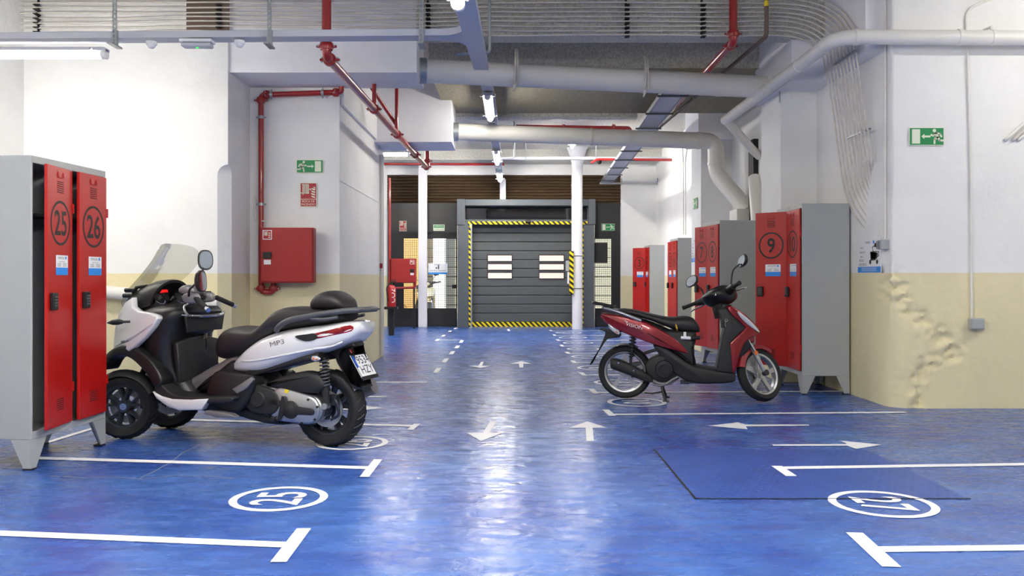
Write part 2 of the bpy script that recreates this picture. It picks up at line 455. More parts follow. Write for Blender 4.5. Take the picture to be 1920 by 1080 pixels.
struct('trim_7', MB().box(-3.6, 19.5, 3.86, 3.6, FAR, 4.12), M['ceil'], label='sprayed beam against the street front')
struct('trim_8', MB().box(2.92, 8.88, 3.22, 3.45, 10.2, 4.3), M['beam_white'], label='white beam end above the locker pilaster')
struct('trim_9', MB().box(3.22, 7.75, 3.22, 3.6, 8.88, 4.3), M['beam_white'], label='white overhang along the wall with the falling cables')
struct('trim_10', MB().box(2.9, 13.2, 3.3, 3.6, 14.2, 4.15), M['beam_white'], label='white beam end above the second pilaster')
# left side walls
def chamfer_pilaster(x0, y0, x1, y1, zc, c, right=True):
    mb = MB()
    def ring(z, cc):
        return [(x0, y0, z), (x1 - cc, y0, z), (x1, y0 + cc, z), (x1, y1, z), (x0, y1, z)]
    zs = [(0, c), (zc - c, c)] + [(zc - c + c * math.sin(a), c * math.cos(a)) for a in [i * math.pi / 12 for i in range(1, 6)]] + [(zc, 0.003), (4.3, 0.003)]
    mb.loft([ring(z, cc) for z, cc in zs])
    return mb
struct('wall_left', MB().box(-5.4, -4, 0, -5.0, 8.76, 4.3), M['wall'])
struct('wall_left_front', MB().box(-5.0, 8.76, 0, -3.36, 9.2, 4.3), M['wall'], label='bright white wall behind lockers 25 and 26')
struct('trim_12', MB().box(X(350, 8.73), 8.722, at(0, 62, 8.73).z, X(430, 8.73), 8.732, 4.29), M['brownp'], label='bare brown patch of wall behind the conduits')
struct('wall_left_return', chamfer_pilaster(-3.36, 8.735, -2.895, 9.6, 2.32, 0.11), M['wall'], label='white pilaster behind the silver scooter')
pil = MB().box(-3.36, 9.47, 0, -1.9, 12.7, 4.1)
pil.box(-1.9, 9.5, 3.08, -1.86, 11.86, 4.1)
pil.box(-1.9, 9.47, 2.236, -1.892, 12.7, 2.25)
struct('wall_left_pillar', pil, M['wall'], bevel=0.008, label='white pillar block carrying the fire hose cabinet')
mb = MB()
for i in range(3):
    pass
struct('wall_left_rear', MB().box(-7, 12.7, 0, -6.7, FAR + .1, 4.1).box(-6.7, 12.5, 0, -3.36, 12.7, 4.1), M['wall'])
struct('wall_back', MB().box(-7, -4.2, 0, 8, -4, 4.6), M['wall'])
# right: front wall with rounded, damaged corner
def corner_wall():
    mb = MB(); rings = []
    x0, y0 = 3.385, 7.58
    dmg = [(3.40, 1.22), (3.46, 1.02), (3.58, 0.85), (3.78, 0.66), (3.98, 0.52), (3.72, 0.42), (3.62, 0.30), (3.60, 0.05)]
    zs = [i * 0.02 for i in range(0, 66)] + [1.36, 1.5, 1.8, 2.2, 2.6, 3.0, 3.4, 3.8, 4.3]
    for z in zs:
        r = 0.025 + 0.17 * max(0, min(1, (1.15 - z) / 0.9)) ** 1.2
        row = []
        pts = []
        for k in range(30): pts.append((x0, 9.46 - k * (9.46 - y0 - r) / 30, -1, 0))
        for k in range(10):
            a = math.pi / 2 * k / 10
            pts.append((x0 + r - r * math.cos(a), y0 + r - r * math.sin(a), -math.cos(a), -math.sin(a)))
        for k in range(46): pts.append((x0 + r + k * 0.02 if k < 40 else 4.2 + (k - 39) * 0.63, y0, 0, -1))
        for x, y, nx, ny in pts:
            u = x + max(0, (7.7 - y)) * 0 if y < 7.9 else 3.2
            d = 9.0
            for i in range(len(dmg) - 1):
                a = Vector(dmg[i]); b = Vector(dmg[i + 1]); p = Vector((u, z)); ab = b - a
                t = max(0, min(1, (p - a).dot(ab) / ab.dot(ab))); d = min(d, (p - a - ab * t).length)
            d += 0.07 * noise.noise(Vector((u * 9, 2.0, z * 9))) + 0.03 * noise.noise(Vector((u * 25, 5.0, z * 25)))
            amp = 0.004 + (0.045 * max(0, min(1, 1.25 - d / 0.085)) if z < 1.28 else 0)
            if z > 1.3 or x > 4.25: amp = 0
            n = noise.fractal(Vector((x * 16, y * 16, z * 16)), 1.0, 2.1, 4) - (0.4 if amp > 0.01 else 0)
            row.append((x + nx * amp * n, y + ny * amp * n, z))
        row += [(8.0, 7.58, z), (8.0, 9.46, z)]
        rings.append(row)
    mb.loft(rings)
    return mb
struct('wall_right', corner_wall(), M['wall'], smooth=60, label='white and cream wall with crumbling plaster corner')
struct('wall_right_rear', MB().box(3.45, 9.4, 0, 3.9, FAR + .1, 4.3), M['wall'])
struct('wall_right_near', MB().box(7.6, -4, 0, 8, 7.6, 4.6), M['wall'])
struct('wall_right_pilaster', MB().box(2.99, 9.46, 0, 3.5, 10.2, 3.25), M['wall'], bevel=0.01, label='white pilaster behind the red moped lockers')
struct('wall_right_pilaster_far', MB().box(2.96, 13.3, 0, 3.5, 14.0, 3.4), M['wall'], bevel=0.01, label='second white pilaster with small poster')
struct('trim_11', MB().box(3.38, 11.9, 0.4, 3.46, 12.15, 3.1), M['ink'], label='tall black strip standing in for a shaded recess behind the bent drain pipe')  # black box in place of a recess, its shade put into the colour
# far wall
zt = at(0, 328, FAR).z
struct('wall_front', MB().box(2.62, FAR, 0, 3.6, FAR + .25, 4.1).box(-6.7, FAR, 0, -2.95, FAR + .25, 4.1).box(-2.95, FAR, zt, 2.62, FAR + .25, 4.1), M['wall'])
# rolled brown shutter over the street front
mb = MB(); prof = []
z0s, z1s = 2.9, zt + 0.02
nrow = 10
for i in range(nrow * 8 + 1):
    t = i / 8.0; prof.append((z0s + (z1s - z0s) * i / (nrow * 8), 0.05 * abs(math.sin(math.pi * t))))
rings = []
for x in (-2.95, 2.62):
    rings.append([(x, FAR + 0.12 - d, z) for z, d in prof] + [(x, FAR + 0.2, z1s), (x, FAR + 0.2, z0s)])
mb.loft(rings)
tag(mb.build('roller_shutter', M['shutter'], None, 40), 'brown corrugated rolling shutter rolled halfway above the garage door', 'shutter')
# square post and round column
struct('square_pillar', MB().box(at(785, 0, 20.1).x, 20.0, 0, at(800.5, 0, 20.1).x, 20.2, 4.1), M['beam_white'], bevel=0.01, label='square white post in front of the glass doors')
cxr = at(1082.5, 0, 19.3).x
mb = MB().lathe([(0.118, 0), (0.118, 3.62), (0.13, 3.75), (0.18, 3.95), (0.24, 4.1)], (cxr, 19.3, 0), (0, 0, 1), 32)
mb.lathe([(0.121, 0.0), (0.121, 0.01)], (cxr, 19.3, 0))
struct('round_pillar', mb, M['beam_white'], smooth=40, label='round white column in front of the garage door')
# ---- street front: glazed screens and garage door
def X(px, Y=FAR): return (px - CX) * Y / F
def Z(py, Y=FAR): return H - (py - HY) * Y / F
def wire_pane(parent, x0, x1, z0, z1, y):
    g = MB().box(x0, y, z0, x1, y + 0.008, z1).build('glass_pane', M['glass'], parent)
    mb = MB(); k = int((x1 - x0) / 0.045)
    for i in range(1, k): mb.box(x0 + i * (x1 - x0) / k - .0045, y - .006, z0, x0 + i * (x1 - x0) / k + .0045, y - .002, z1)
    k = int((z1 - z0) / 0.045)
    for i in range(1, k): mb.box(x0, y - .006, z0 + i * (z1 - z0) / k - .0045, x1, y - .002, z0 + i * (z1 - z0) / k + .0045)
    mb.build('wire_mesh', M['tgrey'], parent)
def screen(name, px0, px1, gx0, gx1, label, y=FAR - 0.02, gtop=447, gbot=578):
    r = bpy.data.objects.new(name, None); C.collection.objects.link(r); r['kind'] = 'structure'; r['label'] = label
    x0, x1, a, b = X(px0), X(px1), X(gx0), X(gx1); zt_, zg, zb = Z(381), Z(gtop), Z(gbot)
    MB().box(x0, y, Z(435), x1, y + .05, zt_).build('header_panel', M['black_sheet'], r)
    f = MB().box(x0, y, zb, a, y + .06, Z(435)).box(b, y, zb, x1, y + .06, Z(435)).box(a, y, zg, b, y + .06, Z(435)).box(x0, y, 0.0, x1, y + .04, 0.04)
    f.build('frame', M['blackm'], r)
    MB().box(x0, y + .01, 0.03, x1, y + .05, zb).build('kick_panel', M['black_sheet'], r)
    wire_pane(r, a, b, zb, zg, y + .03)
    return r
w1 = screen('window_1', 727, 786, 757, 785, 'wire glass side light beside the white square post')
d1 = screen('door_1', 799, 857, 801, 855, 'wire glass pedestrian door beside the garage door')
MB().cbox((X(852), FAR - .06, Z(537)), (.09, .06, .09)).box(X(848), FAR - .12, Z(538), X(855), FAR - .09, Z(536)).build('door_handle', M['ink'], d1)
MB().box(X(800), FAR - .10, Z(436), X(812), FAR - .02, Z(433)).build('door_closer', M['ink'], d1)
w2 = screen('window_2', 1115, 1163, 1116, 1146, 'wire glass side light near the exit sign')
MB().box(X(1146), FAR - .05, 0.05, X(1152), FAR - .02, Z(436)).build('mullion', M['blackm'], w2)
s = at(1127, 474, FAR - .12)
mb = MB().box(s.x - .155, FAR - .14, s.z - .24, s.x + .155, FAR - .03, s.z + .24)
b = mb.build('control_box', M['ink'], None, bevel=0.01); tag(b, 'flat black control box on the glass beside the garage door', 'box')
# garage door
g = bpy.data.objects.new('door_2', None); C.collection.objects.link(g); g['kind'] = 'structure'; g['label'] = 'dark grey sectional garage door with striped hazard tape'
yF = 19.95
def gx(px): return X(px, yF)
def gz(py): return Z(py, yF)
MB().box(gx(858), yF - .05, 0, gx(879), FAR + .1, gz(416)).build('side_post', M['anth'], g, bevel=.006)
MB().box(gx(1094), yF - .05, 0, gx(1114), FAR + .1, gz(416)).build('side_post', M['anth'], g, bevel=.006)
MB().box(gx(857), yF - .08, gz(422), gx(872), FAR + .1, gz(373.5)).build('corner_block', M['anth'], g, bevel=.006)
MB().box(gx(1103), yF - .08, gz(421), gx(1116), FAR + .1, gz(373.5)).build('corner_block', M['anth'], g, bevel=.006)
MB().box(gx(872), yF - .06, gz(386), gx(1103), FAR + .1, gz(374)).build('header_beam', M['anth'], g, bevel=.01)
MB().box(gx(872), yF - .06, gz(416), gx(1103), FAR + .1, gz(412)).build('lower_rail', M['anth'], g, bevel=.004)
MB().box(gx(872), FAR - .02, gz(412), gx(1103), FAR + .05, gz(386)).build('transom_glass', mat('dark_transom', '0c0c0e', 0.06, coat=1.0), g)
MB().box(gx(878), yF - .075, gz(421), gx(1101), yF - .05, gz(415.5)).build('hazard_strip', M['haz'], g)
MB().box(gx(879), yF - .03, 0.02, gx(882.5), yF, gz(424)).build('hazard_strip', M['hazv'], g)
MB().box(gx(1091), yF - .03, 0.02, gx(1094), yF, gz(424)).build('hazard_strip', M['hazv'], g)
MB().box(gx(882.5), yF - .02, 0.02, gx(885), yF + .05, gz(426)).build('guide_rail', M['galv'], g)
npan = 11
pz = [gz(605) + i * (gz(419) - gz(605)) / npan for i in range(npan + 1)]
for i in range(npan):
    mb = MB().box(gx(884), FAR - .12, pz[i] + .006, gx(1093), FAR - .06, pz[i + 1] - .006)
    p = mb.build('door_panel', M['panel_dark'], g, bevel=.012)
MB().box(gx(884), FAR - .08, 0.05, gx(1093), FAR - .05, pz[-1]).build('door_backing', M['ink'], g)
MB().box(gx(884), FAR - .13, 0.005, gx(1093), FAR - .05, gz(604.5)).build('hazard_strip', M['haz'], g)
for (c0, c1) in ((914.5, 959.5), (1012, 1058)):
    for (r0, r1) in ((478.5, 489), (495, 505.5), (511.5, 522)):
        w = MB()
        xa, xb, za, zb = gx(c0), gx(c1), gz(r1), gz(r0)
        w.box(xa - .02, FAR - .135, za - .02, xb + .02, FAR - .115, za).box(xa - .02, FAR - .135, zb, xb + .02, FAR - .115, zb + .02).box(xa - .02, FAR - .135, za, xa, FAR - .115, zb).box(xb, FAR - .135, za, xb + .02, FAR - .115, zb)
        f = w.build('window_frame', M['ink'], g)
        MB().box(xa, FAR - .128, za, xb, FAR - .12, zb).build('window_pane', mat('daylight_glow_pane', 'd8c4b8', 0.3, emit=0.5, ecol='f5dccd') if 'daylight_glow_pane' not in bpy.data.materials else bpy.data.materials['daylight_glow_pane'], f)  # emission stands in for daylight coming through the pane
MB().cyl((gx(990) - .06, yF - .09, gz(416)), (gx(990) + .06, yF - .09, gz(416)), .04, n=12).build('door_sensor', M['ink'], g)
# ---- the street outside
struct('street', MB().box(-14, FAR + .15, -.15, 14, 40, -.02), M['street'])
mb = MB()
for i in range(22): mb.box(-12, 27.0, i * .30 + .012, 12, 27.4, (i + 1) * .30 - .012)
fac = struct('exterior_facade', mb, M['facade'], label='pale stone building front across the street')
struct('exterior_backing', MB().box(-12, 27.05, 0, 12, 27.6, 7), M['joint'], label='dark joints of the stone building front')
struct('exterior_pier', MB().box(-5.0, 26.5, 0, -2.75, 27.0, 7), M['tan'], label='ochre pier of the building across the street')
struct('exterior_pier_white', MB().box(-2.42, 26.5, 0, -2.05, 27.0, 7), M['sunwhite'], label='sunlit white pier across the street')

# ---------------------------------------------------------------- painted marks: parts of the floor
def marking(name, polys, label=None, extra=None, z=0.003):
    if name == 'bay_tick': z += .0006
    mb = MB()
    for p in polys: mb.add([(q[0], q[1], z) for q in p], [tuple(range(len(p)))])
    if extra: extra(mb, z)
    o = mb.build(name, M['mark'], floor)
    for pl in o.data.polygons:
        if pl.normal.z < 0: pl.flip()
    if label: o['label'] = label
    return o
def line(a, b, w, name='bay_line', label=None):
    a, b = Vector(a[:2]), Vector(b[:2]); d = (b - a).normalized(); n = Vector((-d.y, d.x)) * w / 2
    return marking(name, [[a - n, b - n, b + n, a + n]], label)
def pxline(p, q, w, name='bay_line', label=None): return line(fl(*p), fl(*q), w, name, label)
def ring_num(cx, cy, num, side, d=0.51, label=None):
    def ex(mb, z):
        mb.lathe([(d / 2, z), (d / 2 - .042, z)], (cx, cy, 0), (0, 0, 1), 48)
        rot = math.pi / 2 if side < 0 else -math.pi / 2
        mb.text(num, 0.36, Matrix.Translation((cx, cy, z)) @ Matrix.Rotation(rot, 4, 'Z'), 0.78, .012)
    marking('number_circle', [], label, ex)
ring_num(-1.218, 4.48, '25', -1, .505, 'white painted circle reading 25 on the blue floor')
ring_num(-1.115, 5.99, '26', -1, .505, 'white painted circle reading 26 under the silver scooter tail')
ring_num(1.907, 4.377, '27', 1, .53, 'white painted circle reading 27 half on the steel plate')
for (px, py), n in zip([(1194, 754.6), (1160, 717.5), (1122, 690), (1106, 669), (1094, 654.5), (1084, 643), (1074, 633), (1066, 624)], ['10', '9', '8', '7', '6', '5', '4', '3']):
    p = fl(px, py); ring_num(p.x, p.y, n, 1, .55)
pxline((-40, 999), (548, 1023), .075); pxline((570, 992), (522, 1055), .066, 'bay_tick')
pxline((60, 859), (698, 878), .075); pxline((709, 862), (683, 895), .055, 'bay_tick')
pxline((330, 787), (780, 799), .075); pxline((782, 795.5), (769, 806.5), .05, 'bay_tick')
pxline((79, 833), (176, 803), .05)
pxline((640, 717), (801, 717), .08); pxline((640, 744), (725, 744), .08)
for Y_, x_ in ((10.68, -.92), (11.97, -.92), (13.2, -.91), (14.3, -.90), (15.5, -.90)): line((x_, Y_ - .28), (x_, Y_ + .28), .065, 'bay_tick')
for Y_, x_ in ((15.9, -1.37), (17.1, -1.35), (18.5, -1.32), (19.5, -1.27)): line((x_, Y_ - .24), (x_, Y_ + .24), .065, 'bay_tick')
line((-1.37, 15.9), (-.9, 15.9), .07); line((-.05, 18.6), (-.06, 19.3), .05, 'bay_tick')
for px, py in ((1143.9, 774.2), (1114.6, 734), (1094, 701.8), (1077, 678.7), (1065.6, 661.8), (1054.8, 648.4), (1047.5, 638), (1040.5, 628.6), (1034, 620)):
    p = fl(px, py); line((p.x, p.y - .17), (p.x - .02, p.y + .17), .06, 'bay_tick'); line((p.x, p.y - .1), (3.40, p.y + (.02 if py > 770 else .0)), .07)
pxline((1456, 874.5), (1484, 893.5), .065, 'bay_tick'); pxline((1468, 878), (1990, 870), .07)
pxline((1602, 1000), (1672, 1064), .075, 'bay_tick'); pxline((1640, 1031), (1990, 1027), .075)
def pxpoly(name, pts, label): marking(name, [[fl(*p) for p in pts]], label)
pxpoly('arrow_marking', [(902, 827.4), (874.7, 811.9), (905.5, 811.9), (919.7, 790), (931.3, 790), (918, 811.9), (943.3, 811.9)], 'white arrow pointing toward the camera, nearer one')
pxpoly('arrow_marking', [(1101, 790.8), (1139.6, 802.7), (1111, 802.7), (1113.5, 828), (1099.5, 828), (1098, 802.7), (1066.5, 802.7)], 'white arrow pointing at the garage door, nearer one')
pxpoly('arrow_marking', [(900.8, 690), (879, 686.2), (897, 686.2), (902, 678.7), (907, 678.7), (903.5, 686.2), (918.6, 686.2)], 'white arrow pointing toward the camera, farther one')
pxpoly('arrow_marking', [(977.5, 677.4), (996.5, 682.5), (981, 682.5), (981, 689.2), (974, 689.2), (973, 682.5), (955.6, 682.5)], 'white arrow pointing at the garage door, farther one')
pxpoly('arrow_marking', [(1328.6, 798.9), (1383.6, 792.6), (1398, 796.6), (1516, 796.6), (1518, 798.6), (1398, 800.2), (1402, 805.6)], 'white arrow pointing into the aisle')
pxpoly('arrow_marking', [(1654.5, 834.5), (1605, 842.3), (1588, 836.4), (1450, 836.6), (1447.5, 834), (1588, 833.4), (1576, 827)], 'white arrow pointing at the wall')
pxpoly('arrow_marking', [(721, 765.5), (660, 772), (660, 769), (600, 768), (600, 764), (660, 763), (655, 758)], 'white arrow head beside the rear wheel')
def crack(pts, w, label):
    P = [fl(*p) for p in pts]; mb = MB(); L = []; R = []
    for i, p in enumerate(P):
        d = (P[min(i + 1, len(P) - 1)] - P[max(i - 1, 0)]).normalized(); n = Vector((-d.y, d.x, 0)) * w / 2
        L.append((p.x + n.x, p.y + n.y, .0018)); R.append((p.x - n.x, p.y - n.y, .0018))
    mb.loft([[a, b] for a, b in zip(L, R)], (False, False), False)
    o = mb.build('floor_crack', M['crack'], floor); o['label'] = label
crack([(262, 897), (290, 884), (318, 868), (345, 848), (372, 836), (402, 821)], .008, 'thin pale crack in the blue floor')
crack([(92, 893), (150, 896), (210, 895), (266, 899), (330, 892), (400, 894), (440, 898)], .008, 'thin pale crack running along the bay')
crack([(1248, 842), (1240, 838)], .006, 'short crack at the plate corner')
# steel checker plate let into the floor
pl = MB().box(.975, 4.483, .0002, 2.40, 5.76, .0012)
pl.m = 0
rows = 26
for i in range(rows):
    for j in range(30):
        x = 1.0 + j * .0465 + (.023 if i % 2 else 0); y = 4.50 + i * .0485
        if x > 2.38: continue
        a = math.radians(45 if (i + j) % 2 else -45); c_, s_ = math.cos(a), math.sin(a)
        L_, W_ = .016, .004
        pts = [(-L_, -W_), (L_, -W_), (L_, W_), (-L_, W_)]
        vs = [(x + u * c_ - v * s_, y + u * s_ + v * c_, .0012) for u, v in pts] + [(x + .6 * (u * c_ - v * s_), y + .6 * (u * s_ + v * c_), .0024) for u, v in pts]
        pl.add(vs, [(4, 5, 6, 7), (0, 1, 5, 4), (1, 2, 6, 5), (2, 3, 7, 6), (3, 0, 4, 7)])
po = pl.build('floor_plate', M['plate_steel'])
tag(po, 'blue painted checker steel plate let into the floor near circle 27', 'metal plate')
pn = MB()
pn.box(.965, 4.470, .0003, 2.41, 4.482, .0032).box(.962, 4.47, .0003, .974, 5.77, .0032)
pn.build('plate_edge', M['ink'], po)
# ---------------------------------------------------------------- lockers
LW, LD, LH, LZ = .80, .47, 1.90, .185
def locker(loc, rz, nums, opens, label, group, sticker=True):
    r = thing('locker', label, 'locker', loc, rz, group)
    th = .018
    b = MB()
    b.box(0, 0, LZ, th, LD, LH).box(LW - th, 0, LZ, LW, LD, LH).box(th, LD - th, LZ, LW - th, LD, LH)
    b.box(th, 0, LZ, LW - th, LD, LZ + .045).box(th, 0, LH - .045, LW - th, LD, LH).box(LW / 2 - .014, 0, LZ, LW / 2 + .014, LD, LH)
    b.build('cabinet_body', M['grey'], r, bevel=.004)
    for k in (0, 1):
        x0 = th + k * (LW / 2 - .004); x1 = x0 + LW / 2 - .032
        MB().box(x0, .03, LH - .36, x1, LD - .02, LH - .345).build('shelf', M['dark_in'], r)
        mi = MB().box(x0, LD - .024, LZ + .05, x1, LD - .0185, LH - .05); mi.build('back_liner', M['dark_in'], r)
    for sx in (0, 1):
        for sy in (0, 1):
            l = MB(); x = .0 if sx == 0 else LW; y = 0 if sy == 0 else LD; dx = 1 if sx == 0 else -1; dy = 1 if sy == 0 else -1
            def q(w, wd, z): return [(x, y, z), (x + dx * w, y, z), (x + dx * w, y + dy * .012, z), (x + dx * .012, y + dy * .012, z), (x + dx * .012, y + dy * wd, z), (x, y + dy * wd, z)]
            l.loft([q(.05, .05, .012), q(.15, .13, LZ)])
            lo = l.build('leg', M['grey'], r)
            MB().box(min(x, x + dx * .055), min(y, y + dy * .055), 0, max(x, x + dx * .055), max(y, y + dy * .055), .012).build('foot_pad', M['ink'], lo)
    for k in (0, 1):
        x0 = .022 + k * (LW / 2 - .006); W = LW / 2 - .042; x1 = x0 + W
        z0, z1 = LZ + .052, LH - .05; hgt = z1 - z0
        T = Matrix.Translation((x1, -.002, 0)) @ Matrix.Rotation(math.radians(opens[k]), 4, 'Z')
        def nb(): return MB(T)
        d = nb().box(-W, -.02, z0, 0, 0, z1).build('door', M['lred'], r, bevel=.004)
        cx = -W / 2; cz = z1 - .216 * hgt
        n = nb(); n.lathe([(.140, -.0205), (.140, -.0213), (.124, -.0213), (.124, -.0205)], (cx, 0, cz), (0, 1, 0), 40, loop=True)
        n.text(nums[k], .215, XZ(cx, -.0213, cz), .86, .016)
        n.build('door_number', M['ink'], d)
        v = nb()
        for i in range(6): v.box(cx - .045, -.0212, z1 - .095 - i * .013, cx + .045, -.0195, z1 - .089 - i * .013)
        v.build('vent_slot', mat('slot_red', '5a0c0c', .7) if 'slot_red' not in bpy.data.materials else bpy.data.materials['slot_red'], d)
        v = nb()
        for i in range(6): v.box(cx - .05, -.0212, z0 + .10 + i * .013, cx + .045, -.0195, z0 + .106 + i * .013)
        v.build('vent_slot', bpy.data.materials['slot_red'], d)
        h = nb(); h.tube([(cx - .035, -.021, z1 - .03), (cx - .035, -.026, z1 - .065), (cx + .035, -.026, z1 - .065), (cx + .035, -.021, z1 - .03)], .004, 6)
        h.build('card_holder', M['sred'], d)
        lk = nb().box(-W + .028, -.047, z1 - .55 * hgt, -W + .092, -.0205, z1 - .484 * hgt)
        lo = lk.build('keypad_lock', M['ink'], d, bevel=.006)
        kp = nb()
        for i in range(3):
            for j in range(4): kp.cbox((-W + .044 + i * .016, -.048, z1 - .50 * hgt - j * .018), (.009, .004, .010))
        kp.build('key_button', M['tgrey'], lo)
        s = nb().box(cx + .0, -.0212, z1 - .417 * hgt, cx + .165, -.0205, z1 - .333 * hgt) if False else nb().box(cx - .065, -.0212, z1 - .39 * hgt, cx + .105, -.0205, z1 - .34 * hgt)
        so = s.build('notice_sticker', M['white'], d)
        nb().box(cx - .065, -.0214, z1 - .417 * hgt, cx + .105, -.0205, z1 - .388 * hgt).build('blue_band', M['blue'], so)
        t = nb(); t.text('mmoto', .032, XZ(cx + .008, -.0214, z1 - .35 * hgt)); t.text('reserva de la plaça', .011, XZ(cx + .02, -.0214, z1 - .365 * hgt))
        for i in range(3):
            t.box(cx - .045, -.0214, z1 - (.373 + i * .005) * hgt, cx + .005, -.0213, z1 - (.3715 + i * .005) * hgt)
            t.box(cx + .03, -.0214, z1 - (.373 + i * .005) * hgt, cx + .085, -.0213, z1 - (.3715 + i * .005) * hgt)
        t.build('lettering', M['tgrey'], so)
        nb().lathe([(.0, -.0214), (.011, -.0214)], (cx + .075, 0, z1 - .35 * hgt), (0, 1, 0), 16).build('logo_dot', M['blue'], so)
        for zz in (z1 - .17 * hgt, z0 + .12 * hgt):
            MB().box(x1 - .004, -.026, zz, x1 + .014, -.002, zz + .06).build('hinge', M['lred'], r)
    return r
R90 = math.pi / 2
locker((-2.885, 5.13, 0), R90 - math.radians(5), ('25', '26'), (10, 4), 'grey locker with red doors 25 and 26 in front of the silver scooter', 'numbered grey lockers')
def rlock(cornerpx, Y, nums, opens, label, turn=0.0):
    x = X(cornerpx, Y)
    # near front corner is local (LW, 0); front faces the aisle
    a = -R90 + turn
    ox = x - LW * math.cos(a); oy = Y - LW * math.sin(a)
    locker((ox, oy, 0), a, nums, opens, label, 'numbered grey lockers')
rlock(1504, 8.47, ('9', '10'), (47, 2), 'grey locker behind the red moped, wide open red door reading 9')
rlock(1350, 10.95, ('7', '8'), (14, 5), 'grey locker with red doors 7 and 8, seen between the moped mirrors', math.radians(4))
rlock(1271, 15.75, ('5', '6'), (4, 2), 'narrow looking grey locker with red doors 5 and 6 beside the small wall poster')
rlock(1218, 19.15, ('3', '4'), (50, 3), 'grey locker closest to the garage door with red doors 3 and 4')

# ---------------------------------------------------------------- pipes, trunking, lamps
def elbow_path(pts, r, n=6):
    P = [Vector(p) for p in pts]; out = [P[0]]
    for i in range(1, len(P) - 1):
        a = (P[i - 1] - P[i]); b = (P[i + 1] - P[i]); d = min(r, a.length * .48, b.length * .48)
        p0 = P[i] + a.normalized() * d; p2 = P[i] + b.normalized() * d
        for k in range(n + 1):
            t = k / n; out.append(p0 * (1 - t) ** 2 + P[i] * 2 * t * (1 - t) + p2 * t * t)
    return out + [P[-1]]
def collar(p, d, r, w, name, m, parent, lip=.01):
    d = Vector(d).normalized(); p = Vector(p)
    MB().lathe([(r, -w / 2), (r + lip, -w / 2), (r + lip, w / 2), (r, w / 2)], p, d, 24, loop=True).build(name, m, parent, 40)
def clamp(p, d, r, parent, m):     # grooved coupling with two bolted ears
    d = Vector(d).normalized(); p = Vector(p)
    mb = MB().lathe([(r * .9, -.03), (r + .012, -.03), (r + .018, -.012), (r + .018, .012), (r + .012, .03), (r * .9, .03)], p, d, 20, loop=True)
    u = d.cross(Vector((0, 0, 1))); u = u.normalized() if u.length > .1 else Vector((1, 0, 0))
    for s in (-1, 1): mb.cyl(p + u * s * (r + .005) - d * 0, p + u * s * (r + .045), .016, .010, 10)
    o = mb.build('pipe_coupling', m, parent, 40)
    bm_ = MB()
    for s in (-1, 1):
        w = d.cross(u); bm_.cyl(p + u * s * (r + .028) - w * .022, p + u * s * (r + .028) + w * .022, .007, n=8)
    bm_.build('coupling_bolt', M['galv'], o, 40)
# big white drain across the aisle, first
def drain(name, pts, r, label, m=None, er=.15):
    o = MB().tube(elbow_path(pts, er), r, 28).build(name, m or M['pvc'], None, 50)
    return tag(o, label, 'pipe')
p1 = [(-1.0, 9.12, 3.375), (2.95, 9.78, 3.345)]
o = drain('drain_pipe', p1, .125, 'thick white drain pipe crossing above the aisle, nearer one, by the boxed beam')
d1v = Vector(p1[1]) - Vector(p1[0])
collar((-.94, 9.13, 3.375), d1v, .125, .07, 'steel_collar', M['galv'], o, .012)
for px in (967, 1212):
    t = (X(px, 9.4) - p1[0][0]) / d1v.x; c = Vector(p1[0]) + d1v * t
    collar(c, d1v, .125, .035, 'hanger_band', M['cable'], o, .006)
    s = MB().tube([c + Vector((-.015, -.13, -.10)), c + Vector((-.005, -.135, .08)), c + Vector((.0, -.1, .2)), c + Vector((.0, .0, .28))], .014, 8)
    s.tube([c + Vector((.03, -.135, -.12)), c + Vector((.02, -.14, .08)), c + Vector((.02, -.1, .2)), c + Vector((.02, 0, .28))], .010, 8)
    s.cyl(c + Vector((-.01, -.12, -.13)), c + Vector((-.03, -.12, -.20)), .022, .006, 8)
    s.build('hanger_strap', M['cable'], o, 50)
collar(Vector(p1[0]) + d1v * .85, d1v, .125, .05, 'pipe_socket', M['pvc'], o, .005)
p2 = [(-.86, 12.3, 3.265), (3.06, 12.75, 3.20), (3.06, 12.72, 2.72), (3.42, 12.3, 2.12)]
o = drain('drain_pipe', p2, .122, 'thick white drain pipe crossing the aisle farther down and bending down the wall', None, .16)
d2v = Vector(p2[1]) - Vector(p2[0])
collar((-.80, 12.31, 3.265), d2v, .122, .08, 'steel_collar', M['galv'], o, .012)
for t in (.52,): collar(Vector(p2[0]) + d2v * t, d2v, .122, .035, 'hanger_band', M['cable'], o, .006)
for t in (.66, .93): collar(Vector(p2[0]) + d2v * t, d2v, .122, .06, 'pipe_socket', M['pvc'], o, .006)
collar((3.06, 12.72, 2.86), (0, 0, 1), .122, .05, 'pipe_socket', M['pvc'], o, .008)
MB().box(3.2, 12.1, 1.7, 3.45, 12.5, 2.14).build('pipe_casing', M['pvc'], o, bevel=.01)
dq = MB().cyl((3.40, 11.9, 2.55), (3.28, 11.3, 1.75), .09, n=20).build('drain_pipe', M['pvc'], None, 50)
tag(dq, 'short slanting white pipe on the wall above locker 8', 'pipe')
